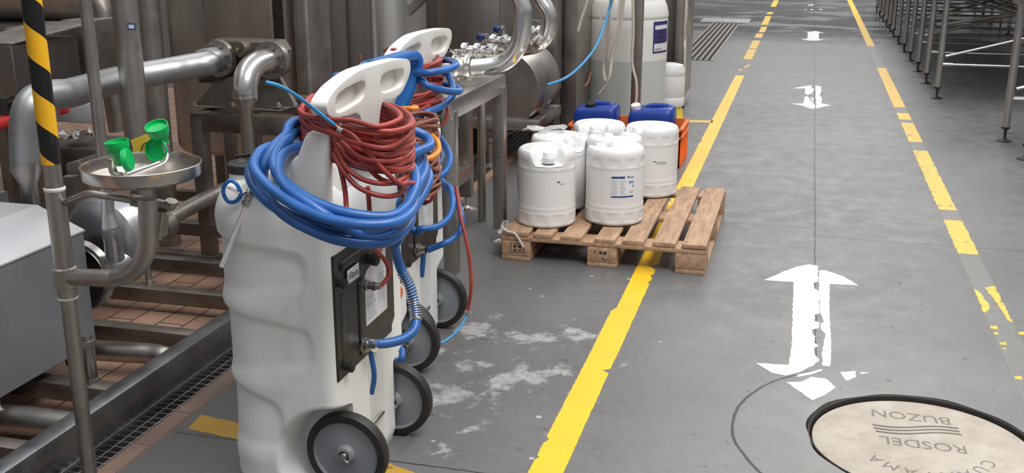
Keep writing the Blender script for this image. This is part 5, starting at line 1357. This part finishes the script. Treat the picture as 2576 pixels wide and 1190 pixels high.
# pipes -------------------------------------------------------------
gp = 'stainless pipes around the filter block'
def pipe(label, pts, r, mat='steel_pipe', bands=(), name='process_pipe'):
    mb = MB(); cc = catmull(pts, 7); mb.tube(cc, r, 26); t = obj(name, mb, mat, angle=60); tag(t, label, 'pipe', gp)
    for i in bands:
        k = int(i*(len(cc)-1)); q = MB(); d = (cc[min(k+1, len(cc)-1)]-cc[max(0, k-1)]).normalized(); q.cyl(cc[k]-d*.0025, cc[k]+d*.0025, (r if not isinstance(r, list) else r[k])*1.015); obj('weld_seam', q, 'steel', t)
    return t
MT['pipe_blue'] = steel('bluish_stainless_pipe', (.42, .435, .445), .45, .10, bump=0)
pipe('long thick pipe running level from the left elbow to the filter flange',
     [P(66, 400, Y=3.2), P(64, 350, Y=3.2), P(66, 300, Y=3.2), P(78, 262, Y=3.22), P(105, 243, Y=3.28), P(145, 237, Y=3.38), P(180, 233, Y=3.5), P(300, 200, Y=3.92), P(420, 178, Y=4.12), P(480, 167, Y=4.19), P(520, 160, Y=4.24), c1+n1*.10, c1+n1*.05, c1], .0555, 'pipe_blue', (.12,))
mb = MB(); a_, b_, c_ = P(66, 398, Y=3.2), P(66, 425, Y=3.2), P(72, 462, Y=3.2); mb.tube([a_, b_, c_, V(c_.x, 3.2, .15)], [.0555, .055, .032, .032], 26); tag(obj('pipe_reducer', mb, 'steel_pipe'), 'cone reducer below the big left elbow', 'pipe fitting', gp)
x_, = (P(620, 430, Y=4.05).x,)
EL = P(616, 240, X=c2.x-.005); yy_ = EL.y
pr_ = [c2, c2+n2*.05]+arc(c2+n2*.07, V(c2.x-.004, yy_, c2.z), V(EL.x, yy_, c2.z-.13), 8)+[EL]
pipe('polished elbow turning down from the right flange', pr_, .055, MT.setdefault('elbow', steel('satin_bright_elbow', (.62, .60, .58), .25, .04, bump=0)))
mb = MB(); a_ = EL+V(0, 0, .012); mb.tube([a_, V(a_.x, a_.y, a_.z-.015), V(a_.x, a_.y, a_.z-.075), V(a_.x, a_.y, .15)], [.055, .054, .029, .029], 26); tag(obj('down_pipe', mb, 'steel_pipe'), 'narrower vertical pipe under the polished elbow', 'pipe', gp)
def vert(u, v, Y, r, z0, z1, label, mat='steel_pipe', bandz=()):
    x = P(u, v, Y=Y).x; mb = MB(); mb.cyl(V(x, Y, z0), V(x, Y, z1), r, n=32); o = obj('vertical_pipe', mb, mat); tag(o, label, 'pipe', gp)
    for z in bandz: q = MB(); q.cyl(V(x, Y, z-.002), V(x, Y, z+.002), r*1.012, n=32); obj('weld_seam', q, 'steel', o)
    return o, x
vert(243, 260, 3.14, .0205, .70, 2.3, 'thin vertical pipe, leftmost of the three behind the eyewash bowl', 'steel_pipe')
o, PX2 = vert(330, 180, 3.72, .0495, P(360, 500, Y=3.72).z, 2.3, 'thick vertical pipe with small navy sticker')
mb = MB(); q_ = P(331, 67, Y=3.67); mb.box(q_-V(.017, .001, .013), q_+V(.017, .001, .013)); s_ = obj('sticker', mb, 'ink_blue', o)
mb = MB(); mb.box(q_-V(.012, .002, .007), q_+V(.012, .0, .007)); obj('sticker_text', mb, 'paper', s_)
vert(388, 180, 4.7, .056, .0, 2.3, 'dull vertical pipe farthest of the three behind the bowl', 'steel_dark', (P(388, 40, Y=4.7).z,))
pipe('dull curved pipe between two vertical ones in the background', [P(225, -20, Y=5.2), P(248, 5, Y=5.2), P(262, 40, Y=5.2), P(268, 100, Y=5.2), P(275, 180, Y=5.2), P(285, 250, Y=5.2), P(298, 330, Y=5.2)], .052, 'steel_dark', (.45,))
# pump at the end of the grey hood
t = thing('centrifugal_pump', 'silver pump casing with chrome ring beside the grey hood', 'pump', (-2.6, 3.2, .15))
pc = P(200, 690, Y=3.16)
RC = V(P(196, 688, Y=3.14).x, 3.14, pc.z)
mb = MB(); mb.lathe([(.104, .0), (.112, -.004), (.116, .002), (.120, -.004), (.128, -.002), (.130, .03), (.124, .034)], RC, (0, 1, 0), 64); obj('chrome_ring', mb, 'steel', t)
mb = MB(); mb.lathe([(0, .012), (.107, .012), (.107, .06), (0, .06)], RC, (0, 1, 0), 56); obj('black_face', mb, 'gasket', t)
mb = MB(); mb.lathe([(0, .05), (.10, .05), (.15, .075), (.165, .12), (.155, .20), (.12, .25), (0, .26)], V(P(240, 590, Y=3.25).x, 3.20, P(240, 610, Y=3.25).z), (0, 1, 0), 48); obj('casing', mb, 'steel_silver', t)
mb = MB(); mb.tube([P(270, 490, Y=3.14), P(272, 530, Y=3.14), P(273, 540, Y=3.14), P(279, 572, Y=3.14)], [.0215, .0215, .024, .033], 26); mb.tube([P(280, 572, Y=3.14), P(281, 580, Y=3.14), P(283, 600, Y=3.15), P(290, 650, Y=3.17)], [.034, .037, .031, .033], 26); obj('outlet', mb, 'steel_silver', t)
z2 = P(360, 505, Y=3.72).z
mb = MB(); mb.tube(catmull([P(262, 668, Y=3.22), P(300, 662, Y=3.26), P(335, 640, Y=3.34), P(352, 600, Y=3.48), P(362, 560, Y=3.62), V(PX2, 3.72, z2-.03), V(PX2, 3.72, z2+.02)], 6), .046, 28); obj('inlet_bend', mb, 'steel_silver', t)
pipe('slanting suction pipe behind the eyewash drain', [P(385, 575, Y=3.9), P(430, 548, Y=4.0), P(480, 520, Y=4.15), P(540, 490, Y=4.3), P(565, 478, Y=4.4)], .036, 'steel_dark')
mb = MB(); mb.cyl(P(395, 575, Y=3.88), P(418, 565, Y=3.95), .062); tag(obj('pipe_clamp', mb, 'steel_dark'), 'wide clamp ring on the slanting suction pipe', 'clamp')
# grey hood
t = thing('pump_hood', 'grey sheet metal motor hood with light top, lower left', 'machine cover', (-2.6, 2.4, .15))
HX = -2.40; ya, yb = 1.6, 3.11; zt_, zb_ = .563, .145
mb = MB()
prof = [(HX, zb_), (HX, zt_), (HX-.18, zt_+.075), (HX-.42, zt_+.075), (HX-.42, zb_)]
mb.prism([V(x, ya, z) for x, z in prof], (0, yb-ya, 0), .004)
obj('side_cover', mb, 'grey_box', t, smooth=False)
mb = MB(); mb.prism([V(HX+.004, ya, zt_-.002), V(HX+.004, ya, zt_+.004), V(HX-.18, ya, zt_+.082), V(HX-.43, ya, zt_+.082), V(HX-.43, ya, zt_+.074), V(HX-.18, ya, zt_+.074)], (0, yb-ya+.004, 0), .0015); obj('top_cover', mb, 'grey_lid', t, smooth=False)
for y in (2.62, 3.0):
    mb = MB(); mb.cyl(V(HX-.03, y, .10), V(HX-.03, y, .16), .018, n=12); obj('foot_stud', mb, 'steel', t)
t = thing('panel_box', 'dark grey flat-topped box behind the grey hood', 'machine cover', (-3.1, 3.1, 0))
mb = MB(); mb.box((-3.6, 2.2, .11), (-2.9, 3.35, .62), .006); obj('box_body', mb, 'grey_box', t)
# low pipes under the hood
pipe('low bent pipe lying behind the long front beam', [P(200, 878, z=.09), P(300, 885, z=.09), P(380, 890, z=.09), P(420, 900, z=.085), P(445, 920, z=.05)], .038, 'steel')
pipe('thick low pipe at the left bottom edge', [P(-60, 1050, z=.06), P(60, 1058, z=.06), P(190, 1075, z=.06)], .048, 'steel')

# ================================================================== background vessels
def vessel(label, u0, u1, Y, z0, mat='tank', v=100, rad=.06, depth=1.2, name='process_tank'):
    X0, X1 = P(u0, v, Y=Y).x, P(u1, v, Y=Y).x; t = thing(name, label, 'tank', ((X0+X1)/2, Y+depth/2, 0))
    mb = MB(); mb.box((X0, Y, z0), (X1, Y+depth, 2.4), rad, 5); obj('shell', mb, mat, t)
    for x in (X0+.1, X1-.1):
        for y in (Y+.1, Y+depth-.1):
            q = MB(); q.cyl(V(x, y, 0), V(x, y, z0+.05), .03, n=14); obj('leg', q, 'steel_frame', t)
    return t, X0, X1
t, a, b = vessel('brownish steel tank behind the filter block', 410, 738, 5.5, .28, 'tank', rad=.09, depth=.45)
# gasketed door frame on its front
pts = [P(694, -40, Y=5.49), P(700, 60, Y=5.49), P(706, 150, Y=5.49), P(702, 182, Y=5.49), P(684, 197, Y=5.49), P(655, 200, Y=5.49), P(500, 195, Y=5.49)]
q = MB(); cc = catmull(pts, 6); q.tube(cc, .028, 10)
for v_ in q.bm.verts: v_.co.y = 5.495+(v_.co.y-5.49)*.3
obj('door_gasket', q, 'gasket', t)
q = MB(); q.tube([p+V(-.06, -.005, .03) for p in cc], .006, 8); obj('door_edge', q, 'steel', t)
q = MB(); q.box((P(516, 90, Y=5.48).x, 5.475, P(516, 190, Y=5.48).z), (P(690, 90, Y=5.48).x, 5.50, 2.3), .02, 3); obj('door', q, 'tank', t)
t, a, b = vessel('narrow steel column between two tanks', 738, 776, 5.35, .0, 'steel_dark', depth=.3, rad=.02, name='steel_column')
t['category'] = 'column'
q = MB(); q.box((P(755, 90, Y=5.35).x-.006, 5.335, 0), (P(755, 90, Y=5.35).x+.006, 5.352, 2.3), .002); obj('seam_strip', q, 'steel', t)
t, a, b = vessel('tall smooth steel tank left of the thin vertical pipe', 776, 1004, 6.0, .3, 'tank2', rad=.14, depth=.6)
q = MB(); q.box((P(878, 90, Y=5.99).x-.012, 5.985, .35), (P(878, 90, Y=5.99).x+.012, 6.01, 2.3), .004); obj('seam_strip', q, 'tank_dark', t)
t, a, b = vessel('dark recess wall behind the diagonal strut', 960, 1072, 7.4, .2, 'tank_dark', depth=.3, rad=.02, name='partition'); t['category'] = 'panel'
t, a, b = vessel('wide steel tank behind the table valves', 1058, 1302, 8.1, .35, 'tank2', rad=.02)
q = MB(); q.box((P(1065, 60, Y=8.08).x, 8.085, .36), (P(1255, 60, Y=8.08).x, 8.11, 2.2), .01); obj('front_sheet', q, 'tank2', t)
q = MB(); q.cyl(P(1183, -3, Y=8.08), P(1183, -3, Y=8.07), .012); obj('port', q, 'gasket', t)
t, a, b = vessel('steel housing behind the second U pipe', 1304, 1400, 7.75, .40, 'steel_dark', depth=.2, rad=.01, v=60, name='steel_housing'); t['category'] = 'machine cover'
q = MB(); q.box((P(1320, 40, Y=7.68).x, 7.66, P(1340, 62, Y=7.68).z), (P(1390, 40, Y=7.68).x, 7.70, P(1340, 56, Y=7.68).z+.02), .003); obj('ledge', q, 'steel', t)
vert(940, 70, 5.7, .020, .05, 2.3, 'slim vertical pipe beside the blue strap-like grip', 'pipe_blue')
p0, p1 = P(958, 95, Y=6.2), P(1075, -15, Y=6.2)
mb = MB(); mb.beam(p0, p1+(p1-p0)*.3, .05, .05); mb.beam(p0+V(0, 0, 0), P(958, 300, Y=6.2), .05, .05); tag(obj('diagonal_strut', mb, 'steel_pipe'), 'diagonal steel strut crossing the dark recess', 'strut')
mb = MB(); mb.cyl(V(P(908, 185, Y=5.2).x, 5.2, 0), P(906, 138, Y=5.2), .010, n=10); tag(obj('pipe_stub', mb, 'brown_hose'), 'short reddish stub standing left of the blue grip', 'pipe')
# far left vessel and boxes
t = thing('horizontal_vessel', 'big dark horizontal vessel at the top left corner', 'tank', (-4.4, 5.6, 0))
c = P(30, -30, Y=5.4)
mb = MB(); mb.cyl(V(c.x-1.5, 5.6, c.z+.05), V(P(215, 0, Y=5.4).x, 5.6, c.z+.05), .26, n=48); obj('shell', mb, 'tank', t)
mb = MB(); mb.box((c.x-1.5, 5.35, c.z-.42), (P(215, 0, Y=5.4).x, 5.9, c.z-.20), .02); obj('saddle_beam', mb, 'tank_dark', t)
for x in (c.x-1.2, c.x-.1): 
    mb = MB(); mb.box((x, 5.5, 0), (x+.1, 5.6, c.z-.3)); obj('leg', mb, 'steel_frame', t)
def rbox(name, label, u0, v0, u1, v1, Y, mat, d=.4, cat='machine cover', bev=.01):
    a, b = P(u0, v1, Y=Y), P(u1, v0, Y=Y); mb = MB(); mb.box((a.x, Y, a.z), (b.x, Y+d, b.z), bev); return tag(obj(name, mb, mat), label, cat)
t = thing('control_box', 'dark steel box with chamfered lid at the left edge', 'machine cover', (-3.6, 4.6, 0))
a, b = P(-60, 240, Y=4.4), P(28, 115, Y=4.4); a1, b1 = P(-60, 78, Y=4.4), P(36, 75, Y=4.4)
mb = MB(); mb.prism([V(a.x, 4.4, a.z), V(b.x, 4.4, a.z), V(b.x, 4.4, b.z), V(a.x, 4.4, b.z)], (0, .5, 0), .006); obj('box_body', mb, 'tank_dark', t)
mb = MB(); mb.prism([V(b.x, 4.4, b.z), V(b.x+.10, 4.9, b.z+.06), V(a.x, 4.9, b.z+.06), V(a.x, 4.4, b.z)], (0, 0, .012), .003); obj('chamfered_lid', mb, 'steel_dark', t)
mb = MB(); mb.box((a.x, 4.5, 0), (a.x+.06, 4.6, a.z)); mb.box((b.x-.08, 4.5, 0), (b.x-.02, 4.6, a.z)); obj('legs', mb, 'steel_frame', t)
rbox('steel_housing', 'dull steel housing behind the striped post', 30, 72, 82, 240, 4.95, 'steel_dark', .4)
rbox('steel_housing', 'steel housing with darker recess right of the striped post', 122, 60, 176, 205, 5.0, 'tank_dark', .4)
rbox('steel_housing', 'upright steel housing left of the thin vertical pipe', 168, 52, 218, 205, 4.95, 'steel_dark', .5)
LEDGE = rbox('white_ledge', 'pale painted ledge with a small red handle behind the striped post', 120, 260, 232, 306, 4.7, 'grey_lid', .1, 'ledge')
mb = MB(); mb.cyl(P(-40, 322, Y=4.0), P(22, 305, Y=4.2), .030); mb.cyl(P(22, 305, Y=4.2), P(30, 303, Y=4.24), .034); tag(obj('red_pipe', mb, 'red_paint'), 'short red pipe at the left edge above the grey hood', 'pipe')
mb = MB(); mb.beam(P(150, 282, Y=4.5), P(172, 276, Y=4.5), .03, .03, .006); obj('red_handle', mb, 'red_paint', LEDGE)
mb = MB(); rnd = random.Random(12); p = P(178, 345, z=.3); rows = [[p+V(.026*i+rnd.uniform(-.018, .018)-.10, .03*j+rnd.uniform(-.02, .02), .02*math.sin(i*2+j)+rnd.uniform(-.022, .022)) for j in range(7)] for i in range(7)]; mb.grid(rows)
tag(obj('crumpled_foil', mb, MT.setdefault('foil', steel('crumpled_foil', (.7, .68, .66), .12, .1)), angle=15), 'crumpled shiny foil on dark machinery behind the post', 'foil')
mb = MB(); mb.box((p.x-.3, p.y-.05, 0), (p.x+.35, p.y+.4, .24), .02); tag(obj('sump_box', mb, 'steel_frame'), 'dark low box under the crumpled foil', 'box')
mb = MB(); mb.cyl(P(-40, 262, Y=4.2), P(40, 258, Y=4.2), .012); mb.cyl(P(8, 245, Y=4.2), P(12, 285, Y=4.2), .03); tag(obj('black_valve', mb, 'black'), 'black valve body under the box at the left edge', 'valve')
mb = MB(); mb.box((-4.8, 3.9, .20), (-3.35, 3.96, .27), .004); mb.box((-4.8, 4.4, .10), (-3.3, 4.46, .17), .004); tag(obj('floor_rail', mb, 'steel_frame'), 'pair of low steel rails behind the grey hood', 'rail')
p = P(172, 410, z=.35); mb = MB(); mb.prism([P(165, 412, Y=3.6), P(200, 402, Y=3.6), P(208, 440, Y=3.6), P(168, 440, Y=3.6)], (0, .2, 0), .004); mb.box((P(175, 440, Y=3.7).x, 3.65, .1), (P(200, 440, Y=3.7).x, 3.75, P(175, 438, Y=3.7).z)); tag(obj('bracket', mb, 'steel_dark'), 'dull steel bracket between post and bowl', 'bracket')
